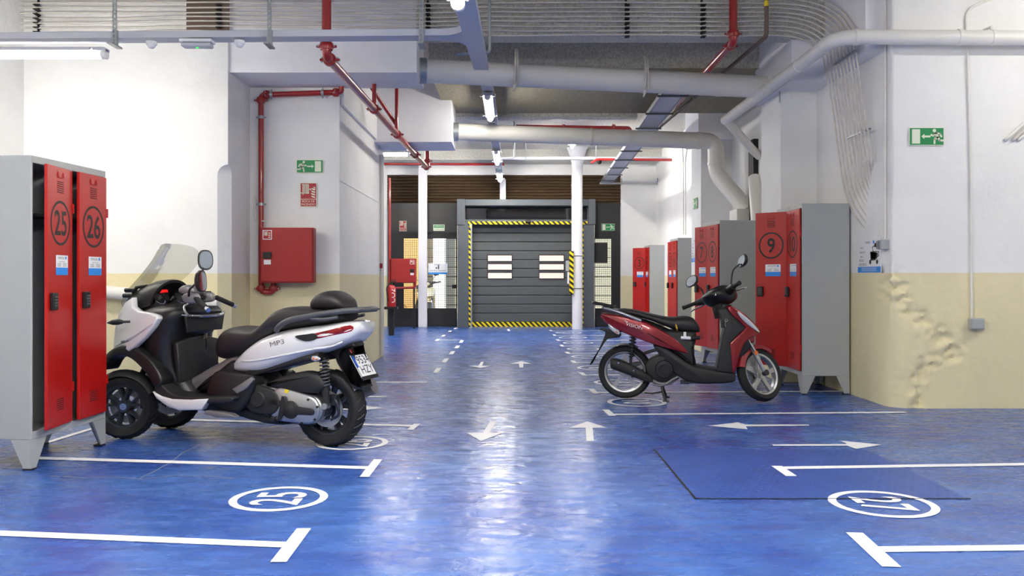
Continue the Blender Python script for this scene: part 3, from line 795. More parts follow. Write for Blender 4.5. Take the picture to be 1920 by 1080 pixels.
# white pipe running along the wall on the locker side
p3 = [(7.6, 7.42, 3.23), (2.84, 7.42, 3.255), (2.84, 11.3, 3.245)]
o = drain('wall_pipe', p3, .064, 'white pipe running over the broken plaster corner and bending into the depth of the garage', None, .2)
for x in (3.0, 3.9): collar((x, 7.42, 3.252), (1, 0, 0), .064, .04, 'pipe_socket', M['pvc'], o, .006)
MB().tube([(4.18, 7.42, 3.25), (4.18, 7.42, 3.345), (4.18, 7.58, 3.35)], .012, 8).build('pipe_bracket', M['pvc'], o)
collar((4.18, 7.42, 3.248), (1, 0, 0), .064, .025, 'hanger_band', M['pvc'], o, .005)
for y in (7.7, 8.4, 9.3): collar((2.84, y, 3.254), (0, 1, 0), .064, .03, 'pipe_socket', M['pvc'], o, .004)
MB().tube(elbow_path([(2.84, 11.25, 3.24), (3.32, 11.75, 2.93), (3.45, 11.85, 2.85)], .05), .058, 20).build('pipe_branch', M['pvc'], o, 50)
# waste pipe on the wall behind the silver scooter
o = MB().cyl((-4.98, 8.66, 1.106), (-2.96, 8.64, .904), .063, n=20).build('waste_pipe', M['pvc'], None, 50)
tag(o, 'low white pipe along the wall between the red lockers and the smoked windscreen', 'pipe')
# red fire mains
o = MB().tube(elbow_path([(-1.53, 7.08, 4.3), (-1.53, 7.08, 3.0), (-1.40, 14.3, 3.0), (-1.40, 14.3, 4.1)], .06), .039, 18).build('fire_main', M['pipe_red'], None, 50)
tag(o, 'red fire pipe beside the hose alcove dropping from the ceiling then running down the aisle', 'pipe')
clamp((-1.53, 7.08, 3.08), (0, 0, 1), .039, o, M['pipe_red']); clamp((-1.528, 7.20, 3.0), (0, 1, 0), .039, o, M['pipe_red'])
for y in (9.3, 10.95, 12.75, 14.15): clamp((-1.53 + .13 * (y - 7.08) / 7.2, y, 3.0), (0.018, 1, 0), .039, o, M['pipe_red'])
clamp((-1.40, 14.3, 3.12), (0, 0, 1), .039, o, M['pipe_red'])
for y, zt_ in ((9.3, 3.27), (10.9, 4.10)):
    x = -1.53 + .13 * (y - 7.08) / 7.2
    MB().cyl((x, y, 3.03), (x, y, zt_), .024, n=12).build('branch_pipe', M['pipe_red'], o, 50)
MB().cyl((-1.78, 10.3, 3.6), (-1.47, 11.0, 3.12), .024, n=12).build('branch_pipe', M['pipe_red'], o, 50)
o = MB().tube(elbow_path([(2.24, 8.6, 4.3), (2.24, 8.6, 3.53), (2.26, 16.2, 3.53), (2.26, 16.2, 4.0), (.1, 16.2, 4.03)], .06), .041, 18).build('fire_main', M['pipe_red'], None, 50)
tag(o, 'red fire pipe on the moped side, above both big white drains', 'pipe')
clamp((2.24, 8.6, 3.62), (0, 0, 1), .041, o, M['pipe_red'])
for y in (8.72, 11.6, 13.1): clamp((2.243, y, 3.53), (0, 1, 0), .034, o, M['pipe_red'])
for x in (1.0, 1.95): clamp((x, 16.2, 4.015), (1, 0, 0), .041, o, M['pipe_red'])
o = MB().tube(elbow_path([(-4.5, 19.0, 3.70), (-.15, 19.0, 3.69)], .05), .028, 12).build('sprinkler_pipe', M['pipe_red'], None, 50)
tag(o, 'thin red pipe across the ceiling near the rolling shutter', 'pipe')
o = MB().tube(elbow_path([(1.72, 18.3, 3.62), (1.84, 18.3, 3.70), (3.45, 18.3, 3.69)], .05), .028, 12).build('sprinkler_pipe', M['pipe_red'], None, 50)
tag(o, 'thin red pipe near the white front wall above the cable ladder', 'pipe')
# red riser feeding the hose cabinet
yw = 9.42
P = lambda px, py: at(px, py, yw)
o = MB().tube(elbow_path([P(641, 152) + Vector((0, -.02, 0)), P(641, 173), P(489.5, 178), P(489.5, 548), P(513, 548), P(513, 528)], .05), .030, 16).build('hose_riser', M['pipe_red'], None, 50)
tag(o, 'thin red pipe framing the alcove wall and feeding the fire hose cabinet', 'pipe')
for px, py, d in ((489.5, 188, (0, 0, 1)), (500, 177.6, (1, 0, 0)), (630, 173.5, (1, 0, 0)), (489.5, 541, (0, 0, 1)), (513, 541, (0, 0, 1))): clamp(P(px, py), d, .030, o, M['pipe_red'])
for px, py, d in ((489.5, 220, (0, 0, 1)), (489.5, 383, (0, 0, 1)), (509, 177, (1, 0, 0)), (605, 174.3, (1, 0, 0))):
    collar(P(px, py), d, .030, .03, 'pipe_clip', M['galv'], o, .007)
    c = P(px, py); e = MB()
    u = Vector((1, 0, 0)) if d[2] else Vector((0, 0, 1))
    e.cyl(c - u * .055, c + u * .055, .008, n=8); e.build('clip_ear', M['galv'], o)
# grey cable trunking across the ceiling
YT = 6.9
a = at(-60, 75, 7.05); b = at(850, 65, YT)
mb = MB()
sec = lambda c, w, h_: [(c[0], c[1] - w / 2, c[2] - h_ / 2), (c[0], c[1] + w / 2, c[2] - h_ / 2), (c[0], c[1] + w / 2, c[2] + h_ / 2), (c[0], c[1] - w / 2, c[2] + h_ / 2)]
mb.loft([sec(a + Vector((-1.5, 0, 0)), .16, .055), sec(b, .16, .055)])
o = mb.build('cable_trunking', M['trunk'], None, bevel=.004); tag(o, 'pale grey cable trunking running crosswise over the silver scooter', 'cable trunking')
def ribbon(pts, w, h_, flare=None):
    mb = MB(); rings = []
    for i, p in enumerate(pts):
        p = Vector(p); ww = w if flare is None else flare[i]
        rings.append([(p.x - ww / 2, p.y, p.z - h_ / 2), (p.x + ww / 2, p.y, p.z - h_ / 2), (p.x + ww / 2, p.y, p.z + h_ / 2), (p.x - ww / 2, p.y, p.z + h_ / 2)])
    mb.loft(rings); return mb
o2 = ribbon([(-.30, 3.6, 2.77), (-.297, 6.9, 3.09), (-.30, 8.65, 3.29)], .15, .05).build('cable_trunking', M['trunk'], None, bevel=.004)
tag(o2, 'grey cable trunking along the aisle, sloping piece nearest the camera', 'cable trunking')
t = MB(); tp = []
tz = b.z
for i in range(9):
    a_ = math.pi / 2 * i / 8; tp.append((-.375 - .18 + .18 * math.sin(a_), YT + .08 + .18 - .18 * math.cos(a_)))
tq = [(x_, 2 * YT - y_) for x_, y_ in tp]
poly = [(b.x, YT + .08)] + tp + [tq[-1]] + tq[::-1][1:] + [(b.x, YT - .08)]
t.loft([[(x_, y_, tz - .029) for x_, y_ in poly], [(x_, y_, tz + .027) for x_, y_ in poly]])
t.build('tee_piece', M['trunk'], o, bevel=.002)
o3 = ribbon([(-.30, 9.45, 3.50), (-.27, 12, 3.5), (-.25, 20.0, 3.47)], .145, .05).build('cable_trunking', M['trunk'], None, bevel=.004)
tag(o3, 'grey cable trunking along the aisle, long level piece behind the first drain', 'cable trunking')
MB().box(-.19 - .07, 19.96, gz(374) - .0, -.19 + .07, 20.02, 3.47).build('trunking_drop', M['trunk'], o3, bevel=.004)
z_ = at(1000, 297, 18.6).z
o4 = MB().box(-.32, 18.55, z_ - .03, X(1250, 18.6), 18.68, z_ + .03).build('cable_trunking', M['trunk'], None, bevel=.004)
tag(o4, 'grey trunking crosswise in front of the rolling shutter', 'cable trunking')
for px in (986, 1117):
    x = X(px, 18.6); MB().box(x - .012, 18.53, z_ - .05, x + .012, 18.545, 4.1).build('hanger_rod', M['galv'], o4)
# perforated hanger straps
def strap(px, y, ztop, foot, label):
    x = X(px, y); z0 = at(px, 70, y).z
    r = thing('hanger_strap', label, 'hanger', (x, y, z0 - .06), 0, 'perforated hanger straps')
    w, mb = .034, MB(); zz = ztop - (z0 - .06)
    mb.box(-w / 2, -.004, 0, -w / 2 + .009, .004, zz).box(w / 2 - .009, -.004, 0, w / 2, .004, zz)
    k = int(zz / .04)
    for i in range(k + 1): mb.box(-w / 2 + .009, -.004, i * .04, w / 2 - .009, .004, i * .04 + .018)
    mb.build('slotted_strap', M['galv'], r)
    MB().box(-.022, .006, -.012, .022, .02, .12).build('strap_sleeve', M['galv'], r, bevel=.002)
    if foot: MB().add([(-.022, -.09, -.012), (.022, -.09, -.012), (.022, .09, -.012), (-.022, .09, -.012), (-.022, -.09, 0), (.022, -.09, 0), (.022, .09, 0), (-.022, .09, 0)], [(0, 3, 2, 1), (4, 5, 6, 7), (0, 1, 5, 4), (1, 2, 6, 5), (2, 3, 7, 6), (3, 0, 4, 7)]).build('strap_foot', M['galv'], r)
strap(215, YT - .02, 4.3, True, 'slotted steel strap holding the crosswise trunking above the lamp tube end')
strap(505, YT - .1, 4.3, True, 'slotted steel strap holding the crosswise trunking, beside the red fire pipe')
strap(790, YT - .1, 4.3, True, 'slotted steel strap holding the crosswise trunking, beside the tee piece')
for px0, px1, y, zt_, zb_ in ((918, 933, 7.6, 4.3, 3.17), (964, 966, 16.0, 4.1, 3.42)):
    h_ = MB().tube(elbow_path([(X(px0, y), y, zt_), (X(px0, y), y, zb_), (X(px0, y) - .3, y, zb_ - .02)], .03), .014, 8).build('trunking_hanger', M['galv'], None, 50)
    tag(h_, 'bent steel rod under the ' + ('sloping trunking piece near the tee' if y < 9 else 'far end of the level trunking'), 'hanger')
# fluorescent lamps
def lamp(name, c, L_, along, label, w=.12, group=None, rz=0.0, tube='lamp'):
    r = thing(name, label, 'lamp', c, rz, group)
    ax = Vector((0, 1, 0)) if along == 'y' else Vector((1, 0, 0))
    q = MB()
    if along == 'y': q.box(-w / 2, -L_ / 2, .02, w / 2, L_ / 2, .05)
    else: q.box(-L_ / 2, -w / 2, .02, L_ / 2, w / 2, .05)
    q.build('lamp_housing', M['trunk'], r, bevel=.006)
    MB().cyl(ax * (-L_ / 2 + .04), ax * (L_ / 2 - .04), .036, n=12).build('lamp_tube', M[tube], r, 50)
    for s in (-1, 1):
        MB().cyl(ax * s * (L_ / 2 - .04), ax * s * (L_ / 2), .040, n=12).build('lamp_end', M['white'], r, 50)
        w2_ = Vector((ax.y, ax.x, 0)) * (w * .75)
        e = ax * s * (L_ / 2 - .1) + Vector((0, 0, .03))
        MB().tube([e - w2_, e + w2_, e + w2_ + Vector((0, 0, .02))], .011, 6).build('lamp_bracket', M['galv'], r, 50)
    return r
def rods(r, top, along, L_):
    for s in (-1, 1):
        p = Vector((s * L_ * .35, 0, .05)) if along == 'x' else Vector((0, s * L_ * .35, .05))
        MB().cyl(p, (p.x, p.y, top - r.location.z), .006, n=6).build('lamp_rod', M['galv'], r)
lamp('tube_lamp', (-.30, 4.25, 2.71), 1.2, 'y', 'lit tube lamp under the sloping trunking, top edge of the picture', .13)
lamp('tube_lamp', (-.29, 11.3, 3.40), 1.5, 'y', 'lit tube lamp between the two big white drains', .13, tube='lamp_low')
lamp('tube_lamp', (-.265, 15.9, 3.39), 1.5, 'y', 'lit tube lamp just behind the second white drain', .13)
lamp('tube_lamp', (-.25, 18.9, 3.38), 1.2, 'y', 'lit tube lamp closest to the rolling shutter', .13)
ll = at(195, 92, 6.85)
lamp('tube_lamp', (ll.x - .85, 6.9, ll.z - .03), 1.7, 'x', 'long lit tube lamp under the trunking above lockers 25 and 26', .1, tube='lamp_soft')
rods(lamp('tube_lamp', (-2.6, 15.6, 3.42), 1.5, 'x', 'lit tube lamp behind the white pillar block by the glass doors', .12), 4.1, 'x', 1.5)
rods(lamp('tube_lamp', (-.3, 1.2, 2.75), 1.5, 'y', 'unseen tube lamp over the aisle, hung low to light the beams', .13), 4.3, 'y', 1.5)  # out of view, lowered so its light reaches under the beams
rods(lamp('tube_lamp', (5.4, 5.6, 3.7), 1.7, 'x', 'lit tube lamp in front of the broken plaster corner wall', .13, tube='lamp_soft'), 4.3, 'x', 1.7)
rods(lamp('tube_lamp', (2.2, 2.6, 3.1), 1.7, 'y', 'unseen tube lamp added over the steel floor plate side', .13), 4.3, 'y', 1.7)  # added out of view, low enough to light the beams from below
rods(lamp('tube_lamp', (-2.4, 2.6, 3.1), 1.7, 'y', 'unseen tube lamp added in front of lockers 25 and 26', .13), 4.3, 'y', 1.7)  # added unseen fixture, also hung low for the beam undersides
rods(lamp('tube_lamp', (1.3, 17.4, 3.95), 1.5, 'y', 'unseen tube lamp added between the ceiling and the crosswise far trunking', .13), 4.1, 'y', 1.5)  # hidden lamp added to brighten the far aisle
# emergency lights and detectors
def emergency(c, label, w=(.26, .11, .04), along='x'):
    r = thing('emergency_light', label, 'emergency light', c)
    a_, b_ = (w[0], w[1]) if along == 'x' else (w[1], w[0])
    MB().box(-a_ / 2, -b_ / 2, .03, a_ / 2, b_ / 2, .055).build('light_base', M['white'], r, bevel=.006)
    MB().box(-a_ * .46, -b_ * .46, -.005, a_ * .46, b_ * .46, .026).build('light_cover', M['trunk'], r, bevel=.012)
    MB().lathe([(0, -.012), (.008, -.010), (.011, -.004)], (0, 0, 0), (0, 0, 1), 10).build('status_led', M['led'], r)
ee = at(370, 88, 6.9); emergency((ee.x, 6.9, ee.z), 'flat emergency light with green spot under the crosswise trunking')
emergency((-.285, 12.65, 3.40), 'emergency light with green spot on the level trunking between the drains', along='y')
emergency((-.26, 17.6, 3.40), 'emergency light with green spot on the level trunking near the shutter', along='y')
for px, py, lab in ((284, 84, 'round white smoke detector under the trunking between strap and emergency light'), (449, 82, 'round white smoke detector under the trunking next to the boxed beam')):
    c = at(px, py, 6.9); r = thing('smoke_detector', lab, 'detector', c)
    MB().lathe([(0, -.03), (.02, -.028), (.032, -.012), (.034, 0)], (0, 0, 0), (0, 0, 1), 20).build('sensor_head', M['white'], r, 50)
    MB().lathe([(.034, 0), (.042, .0), (.042, .025), (0, .025)], (0, 0, 0), (0, 0, 1), 20).build('detector_base', M['white'], r, 50)
# cable run: individual conduits on the beam face, bending down the wall
NCAB = 10
for i in range(NCAB):
    u = i / (NCAB - 1.0); y0 = 66 - 8.7 * i; pts = []
    Yc = 8.705
    for px in range(-60, 1461, 95):
        wob = 2.6 * noise.noise(Vector((px * .004, i * .55, 3.1))) + 1.4 * noise.noise(Vector((px * .012, i * 3.7, 0)))
        sag = -3.0 * math.sin((px + 60) / 1520 * math.pi) * 0 + (1.5 if 440 < px < 800 else 0)
        pts.append(at(px, y0 + wob + sag + (4 if px < 300 else 0) * (1 - u), Yc - .012 * (i % 2)))
    ex, ey = 1546 + 54 * u, 122 - 62 * u
    for k in (.35, .65, .88):
        a_ = k * math.pi / 2
        pts.append(at(1462 + (ex - 1462) * math.sin(a_), y0 + (ey - y0) * (1 - math.cos(a_)), Yc + ((3.17 * F / (ex - CX)) - Yc) * k))
    pts.append(at(ex, ey, 3.17 * F / (ex - CX)))
    for (px, py, xw) in ((1561 + 60 * u, 200 + 10 * u, 3.27), (1573 + 63 * u, 290, 3.33), (1590 + 46 * u, 380 - 75 * u, 3.37)):
        pts.append(Vector((xw, xw * F / (px - CX), H - (py - HY) * xw / (px - CX))))
    px, py, xw = 1636, 446 - 120 * u, 3.40
    pts.append(Vector((xw, xw * F / (px - CX), H - (py - HY) * xw / (px - CX))))
    o = MB().tube(catmull(pts, 4), .0088, 7).build('conduit', M['cable'], None, 60)
    tag(o, 'beige conduit in the long bundle under the ceiling that bends down beside locker 10', 'conduit', 'bundled conduits')
for px in (66, 408, 801, 1175, 1318):
    x = X(px, 8.68); mb = MB().box(x - .01, 8.735, 3.62, x + .01, 8.748, 4.29)
    for i in range(8):
        mb.box(x - .016, 8.66, at(0, 66 - 8.4 * i, 8.7).z - .02, x + .03, 8.74, at(0, 66 - 8.4 * i, 8.7).z - .013)
    o = mb.build('cable_clip_rail', M['blackm'], None); o.location.y = -.0
    tag(o, 'upright clip rail behind the conduits, ' + {66: 'above lockers 25 and 26', 408: 'above the pilaster edge', 801: 'above the white boxed beam end', 1175: 'above the middle of the first drain', 1318: 'beside the red pipe bend on the moped side'}[px], 'clip rail')
for (px, py, xw, lab) in ((1607, 95, 3.19, 'wall bracket crossing the falling conduits near the beam'), (1632, 242, 3.33, 'wall bracket crossing the falling conduits halfway down')):
    Yb = xw * F / (px - CX); c = Vector((xw - .03, Yb, H - (py - HY) * Yb / F))
    mb = MB().box(c.x - .0, c.y - .04, c.z - .012, c.x + .02, c.y + .5, c.z + .004)
    tag(mb.build('cable_bracket', M['galv'], None), lab, 'bracket')
# conduit and pipes near the moped side ceiling
o = MB().tube(elbow_path([(2.56, 8.55, 4.3), (2.56, 8.55, 3.58), (2.36, 14.0, 3.56)], .06), .022, 12).build('ceiling_conduit', M['brownp'], None, 50)
tag(o, 'brownish pipe beside the red fire main, yellow band at the top', 'pipe')
MB().cyl((2.56, 8.55, at(0, 12, 8.55).z), (2.56, 8.55, at(0, 2, 8.55).z), .0235, n=14).build('yellow_band', M['yellow'], o, 50)
for y in (10.5, 11.4, 12.3): collar((2.56 - .2 * (y - 8.55) / 5.45, y, 3.575), (0, 1, 0), .022, .03, 'pipe_clip', M['galv'], o, .005)
# cable ladder
r = thing('cable_ladder', 'light steel cable ladder running to the street front beside the red pipe', 'cable ladder', (0, 0, 0))
P0, P1 = Vector((1.98, 9.95, 3.44)), Vector((2.26, 20.1, 3.42))
dv = P1 - P0
for s in (-.14, .14):
    MB().loft([[(P0.x + s - .008, P0.y, P0.z - .03), (P0.x + s + .008, P0.y, P0.z - .03), (P0.x + s + .008, P0.y, P0.z + .03), (P0.x + s - .008, P0.y, P0.z + .03)], [(P1.x + s - .008, P1.y, P1.z - .03), (P1.x + s + .008, P1.y, P1.z - .03), (P1.x + s + .008, P1.y, P1.z + .03), (P1.x + s - .008, P1.y, P1.z + .03)]]).build('side_rail', M['galv'], r)
MB().loft([[(P0.x - .13, P0.y, P0.z - .02), (P0.x + .13, P0.y, P0.z - .02), (P0.x + .13, P0.y, P0.z - .012), (P0.x - .13, P0.y, P0.z - .012)], [(P1.x - .13, P1.y, P1.z - .02), (P1.x + .13, P1.y, P1.z - .02), (P1.x + .13, P1.y, P1.z - .012), (P1.x - .13, P1.y, P1.z - .012)]]).build('tray_floor', M['trunk'], r)
for k in range(9):
    c = P0 + dv * (k + .5) / 9
    MB().box(c.x - .19, c.y - .02, c.z - .05, c.x + .19, c.y + .02, c.z - .03).build('cross_rung', M['tgrey'], r)
c = at(1180, 343, 20.15)
MB().box(X(1124, 20.1), 20.05, c.z - .04, X(1232, 20.1), 20.1, c.z).build('support_rail', M['galv'], r)
for px in (1165, 1232): MB().box(X(px, 20.1) - .012, 20.04, c.z - .06, X(px, 20.1) + .012, 20.06, c.z + .10).build('rail_hanger', M['galv'], r)
# camera dome under the far trunking
o = MB().lathe([(0, -.06), (.03, -.05), (.05, -.02), (.055, .02), (0, .03)], at(1124, 303, 18.5), (0, 0, 1), 18).build('dome_camera', M['ink'], None, 50)
tag(o, 'small dark dome under the far crosswise trunking', 'camera')
# thin vertical conduits
def conduit(pts, r, label, m='pvc', name='wall_conduit'):
    return tag(MB().tube(elbow_path(pts, .06), r, 10).build(name, M[m], None, 50), label, 'conduit')
yc = 7.565
conduit([at(1850, 0, yc) + Vector((.4, 0, .15)), at(1823, 12, yc), at(1811, 28, yc), at(1813, 60, yc), at(1820, 300, yc), at(1822, 600, yc)], .011, 'thin conduit dropping to the junction box on the cream wall')
c = at(1828.5, 607, 7.56)
jb = thing('junction_box', 'small grey junction box at the bottom of the thin conduit on the cream wall', 'junction box', c)
MB().box(-.06, -.045, -.05, .06, .012, .05).build('box_body', M['grey'], jb, bevel=.005); MB().box(-.052, -.052, -.042, .052, -.045, .042).build('box_lid', M['grey'], jb, bevel=.003)
xs = 3.37; ys = xs * F / (1660 - CX)
conduit([(xs, ys, 4.3), (xs, ys, H + (HY - 448) * ys / F)], .012, 'thin conduit down the wall edge to the socket beside the scooter poster')
sb = thing('socket_box', 'grey plug socket box on the wall edge beside the scooter poster', 'socket', (3.36, ys, H + (HY - 459) * ys / F))
MB().box(-.045, -.05, -.042, .03, .05, .042).build('box_body', M['grey'], sb, bevel=.006); MB().box(-.055, .0, -.035, -.045, .045, .035).build('socket_lid', M['mgrey'], sb, bevel=.004)
conduit([at(1279, 255, 16.5), at(1281, 300, 16.5), at(1281.5, 440, 16.5)], .012, 'thin conduit beside locker 6, one of two running down the wall', 'pvc')
conduit([at(1291, 262, 16.2), at(1285, 300, 16.2), at(1285.5, 440, 16.2)], .012, 'thin conduit close to the second pilaster, parallel to its neighbour', 'pvc')
conduit([(2.97, 9.43, 4.2), (2.97, 9.43, 3.1)], .008, 'thin hanging rod beside the pilaster head', 'galv', 'hanging_rod')
for k, (q0, q1) in enumerate((((1886, 262), (1990, 168)), ((1900, 262), (1990, 182)), ((1910, 262), (1990, 196)))):
    conduit([at(*q0, 7.60), at(*q0, 7.55), at(*q1, 7.53)], .016, ['uppermost', 'middle', 'lowest'][k] + ' of the three slanting conduits at the picture edge above the cream wall', ['pvc', 'cable', 'pvc'][k])
conduit([(-2.83, 9.44, at(0, 370, 9.44).z), (-2.83, 9.44, at(0, 415, 9.44).z), (-2.70, 9.38, at(0, 415, 9.44).z)], .008, 'tiny bent pipe stub on the alcove wall', 'pvc', 'pipe_stub')
conduit([(-1.875, 12.4, 2.95), (-1.875, 12.4, 0.05)], .03, 'white pipe down the far edge of the pillar block', 'pvc')
# ---------------------------------------------------------------- signs
def flatbox(mb, x0, z0, x1, z1, y0=0.0, y1=-.001): return mb.box(x0, min(y0, y1), z0, x1, max(y0, y1), z1)
def runner(mb, cx, cz, s, y, flip):
    k = -1 if flip else 1
    def cap(a, b, w):
        a = Vector((cx + k * a[0] * s, 0, cz + a[1] * s)); b = Vector((cx + k * b[0] * s, 0, cz + b[1] * s)); d = (b - a).normalized(); n_ = Vector((-d.z, 0, d.x)) * w * s
        mb.add([(p.x, y, p.z) for p in (a - n_ - d * w * s * .5, b - n_ + d * w * s * .5, b + n_ + d * w * s * .5, a + n_ - d * w * s * .5)], [(0, 1, 2, 3)])
    mb.lathe([(0, 0), (.115 * s, 0)], (cx + k * .16 * s, y, cz + .38 * s), (0, 1, 0), 16)
    cap((.08, .22), (-.06, -.06), .095); cap((.06, .22), (-.20, .16), .055); cap((-.20, .16), (-.30, -.02), .055)
    cap((.10, .20), (.22, .04), .055); cap((.22, .04), (.38, .10), .055)
    cap((-.05, -.06), (.14, -.18), .07); cap((.14, -.18), (.16, -.46), .062)
    cap((-.08, -.06), (-.18, -.26), .07); cap((-.18, -.26), (-.40, -.27), .062)
def exit_sign(loc, rz, w, h_, flip, label):
    r = thing('exit_sign', label, 'sign', loc, rz)
    MB().box(-w / 2 - .006, -.004, -h_ / 2 - .006, w / 2 + .006, 0, h_ / 2 + .006).build('sign_backing', M['lum'], r)
    MB().box(-w / 2, -.006, -h_ / 2, w / 2, -.004, h_ / 2).build('green_face', M['green'], r)
    k = -1 if flip else 1
    mb = MB()
    xa, xb = sorted((k * (w * .20), k * (w * .44)))
    mb.box(xa, -.0075, -h_ * .43, xb, -.0062, h_ * .43)
    zc = 0.0
    mb.box(min(k * -w * .11, k * w * .09), -.0075, -h_ * .055, max(k * -w * .11, k * w * .09), -.0062, h_ * .055)
    mb.add([(k * w * .07, -.007, h_ * .15), (k * w * .07, -.007, -h_ * .15), (k * w * .165, -.007, 0)], [(0, 1, 2)])
    runner(mb, k * -w * .30, 0.0, h_ * .92, -.0072, flip)
    mb.build('pictogram', M['lum'], r)
    return r
c = at(581, 312, 9.46); exit_sign(c, 0, .285, .135, False, 'green running man exit sign above the fire hose cabinet')
c = at(1737, 256, 7.57); exit_sign(c, 0, .298, .148, True, 'green running man exit sign high on the white wall over the plaster corner')
c = at(1140, 426, FAR - .03); exit_sign(c, 0, .30, .15, True, 'green running man exit sign on the black panel beside the garage door')
c = at(1303, 381, 13.6); exit_sign((2.95, 13.65, c.z), -R90, .30, .165, True, 'green exit sign on the flank of the second pilaster')
def hose_sign(loc, rz, w, label, text='BOCA DE|INCENDIO'):
    r = thing('fire_hose_sign', label, 'sign', loc, rz)
    h1 = w; h2 = w * .44
    MB().box(-w / 2 - .008, -.004, -h2 - .014, w / 2 + .008, 0, h1 + .008).build('sign_backing', M['lum'], r)
    MB().box(-w / 2, -.006, 0, w / 2, -.004, h1).box(-w / 2, -.006, -h2 - .006, w / 2, -.004, -.006).build('red_face', M['sred'], r)
    mb = MB(); y = -.007
    for i in range(7): mb.box(-w * .38 + i * w * .062, y, w * .38, -w * .38 + i * w * .062 + w * .035, y + .0008, w * .92)
    mb.box(-w * .42, y, w * .34, w * .04, y + .0008, w * .385); mb.box(-w * .36, y, w * .25, -w * .33, y + .0008, w * .34); mb.box(-w * .5, y, w * .36, -w * .40, y + .0008, w * .41)
    mb.box(-w * .42, y, w * .90, w * .03, y + .0008, w * .945)
    mb.box(w * .05, y, w * .60, w * .12, y + .0008, w * .64); mb.lathe([(0, 0), (w * .05, 0)], (w * .13, y, w * .62), (0, 1, 0), 12)
    for (a_, b_) in ((.16, .05), (.14, .22), (.16, .38), (.18, .54), (.30, .62)):
        q = [(w * a_, w * (b_ + .16)), (w * (a_ + .08), w * (b_ + .06)), (w * .43, w * b_), (w * .43, w * (b_ + .09)), (w * (a_ + .14), w * (b_ + .13))]
        mb.add([(x_, y, z_) for x_, z_ in q], [tuple(range(5))])
    t1, t2 = text.split('|')
    mb.text(t1, w * .19, XZ(0, y, -h2 * .30 - .004)); mb.text(t2, w * .19, XZ(0, y, -h2 * .74 - .004), .98)
    mb.build('pictogram', M['lum'], r)
c = at(578.5, 373, 9.46); hose_sign(c, 0, .172, 'red fire hose sign with lettering on the alcove wall under the exit sign')
c = at(755.5, 427, FAR - .03); hose_sign(c, 0, .155, 'small red fire hose sign on the black panel by the glass door')
c = at(823, 427, FAR - .03); r = thing('way_out_sign', 'small green and cream way out sign above the glass door', 'sign', c)
MB().box(-.135, -.004, -.075, .135, 0, .075).build('sign_backing', M['lum'], r); MB().box(-.122, -.006, -.005, .122, -.004, .062).build('green_face', M['green'], r)
t = MB(); t.text('SORTIDA', .052, XZ(0, -.0068, .03)); t.build('lettering', M['lum'], r); t = MB(); t.text("D'EMERGÈNCIA", .036, XZ(0, -.005, -.04)); t.build('small_lettering', M['green'], r)
c = at(821, 504, FAR - .06); r = thing('door_notice', 'white and blue notice hung on the wire glass door', 'notice', c)
MB().box(-.23, -.004, -.13, .23, 0, .13).build('notice_card', M['white'], r); MB().box(-.23, -.006, -.13, .23, -.004, -.085).build('blue_band', M['blue'], r)
t = MB(); t.text('mmoto', .045, XZ(-.02, -.006, .10)); t.text('SORTIDA VIANANTS', .042, XZ(0, -.006, -.045)); t.box(-.05, -.006, .0, -.02, -.005, .04).box(.0, -.006, -.01, .03, -.005, .07); t.lathe([(0, 0), (.014, 0)], (.015, -.006, .08), (0, 1, 0), 10); t.build('lettering', M['tgrey'], r)
# posters of the electric moped bay
def poster(loc, rz, w, h_, label):
    r = thing('bay_poster', label, 'poster', loc, rz)
    MB().box(-w / 2, -.006, -h_ / 2, w / 2, 0, h_ / 2).build('poster_card', M['white'], r)
    MB().box(-w / 2, -.007, -h_ / 2, w / 2, -.006, -h_ * .33).build('blue_band', M['blue'], r)
    t = MB(); t.text('mmoto', h_ * .12, XZ(-w * .05, -.0072, h_ * .40)); 
    for i, s_ in enumerate(('PLAÇA', 'RESERVADA', 'PER A')): t.text(s_, h_ * .075, XZ(-w * .34 + len(s_) * h_ * .013 - .01, -.0072, h_ * (.24 - i * .13)))
    t.text('MOTO', h_ * .11, XZ(-w * .34 + .006, -.0072, -h_ * .14)); t.text('ELÈCTRICA', h_ * .11, XZ(-w * .30 + .012, -.0072, -h_ * .25))
    t.build('lettering', M['tgrey'], r)
    t = MB()
    for i in range(3): t.box(-w * .32, -.0078, -h_ * (.375 + i * .04), w * .32, -.0072, -h_ * (.365 + i * .04))
    t.build('small_lettering', M['white'], r)
    MB().lathe([(0, 0), (h_ * .05, 0)], (w * .20, -.0075, h_ * .40), (0, 1, 0), 14).build('logo_dot', M['blue'], r)
    g_ = MB(); y = -.0074
    g_.tube([(w * .26, y, h_ * .30), (w * .16, y, h_ * .25), (w * .17, y, h_ * .12), (w * .30, y, h_ * .11), (w * .42, y, h_ * .10), (w * .42, y, -h_ * .02), (w * .35, y, -h_ * .04)], .004, 6)
    g_.box(w * .24, y - .001, h_ * .24, w * .32, y, h_ * .36)
    g_.slab([(w * .06, h_ * .12), (w * .10, h_ * .12), (w * .11, -h_ * .10), (w * .34, -h_ * .10), (w * .38, h_ * .04), (w * .34, h_ * .08), (w * .22, h_ * .06), (w * .22, h_ * .0), (w * .30, -h_ * .03), (w * .28, -h_ * .14), (w * .08, -h_ * .15)], y - .001, y)
    for cx_ in (.06, .35): g_.lathe([(0, 0), (h_ * .07, 0)], (w * cx_, y - .0005, -h_ * .19), (0, 1, 0), 16)
    g_.build('moped_drawing', M['ink'], r)
ya, yb = 3.385 * F / (1653 - CX), 3.385 * F / (1610 - CX)
poster((3.384, (ya + yb) / 2, H + (HY - 479.5) * (ya + yb) / 2 / F), -R90, yb - ya, .315, 'white and blue electric moped poster beside locker 10 and the socket')
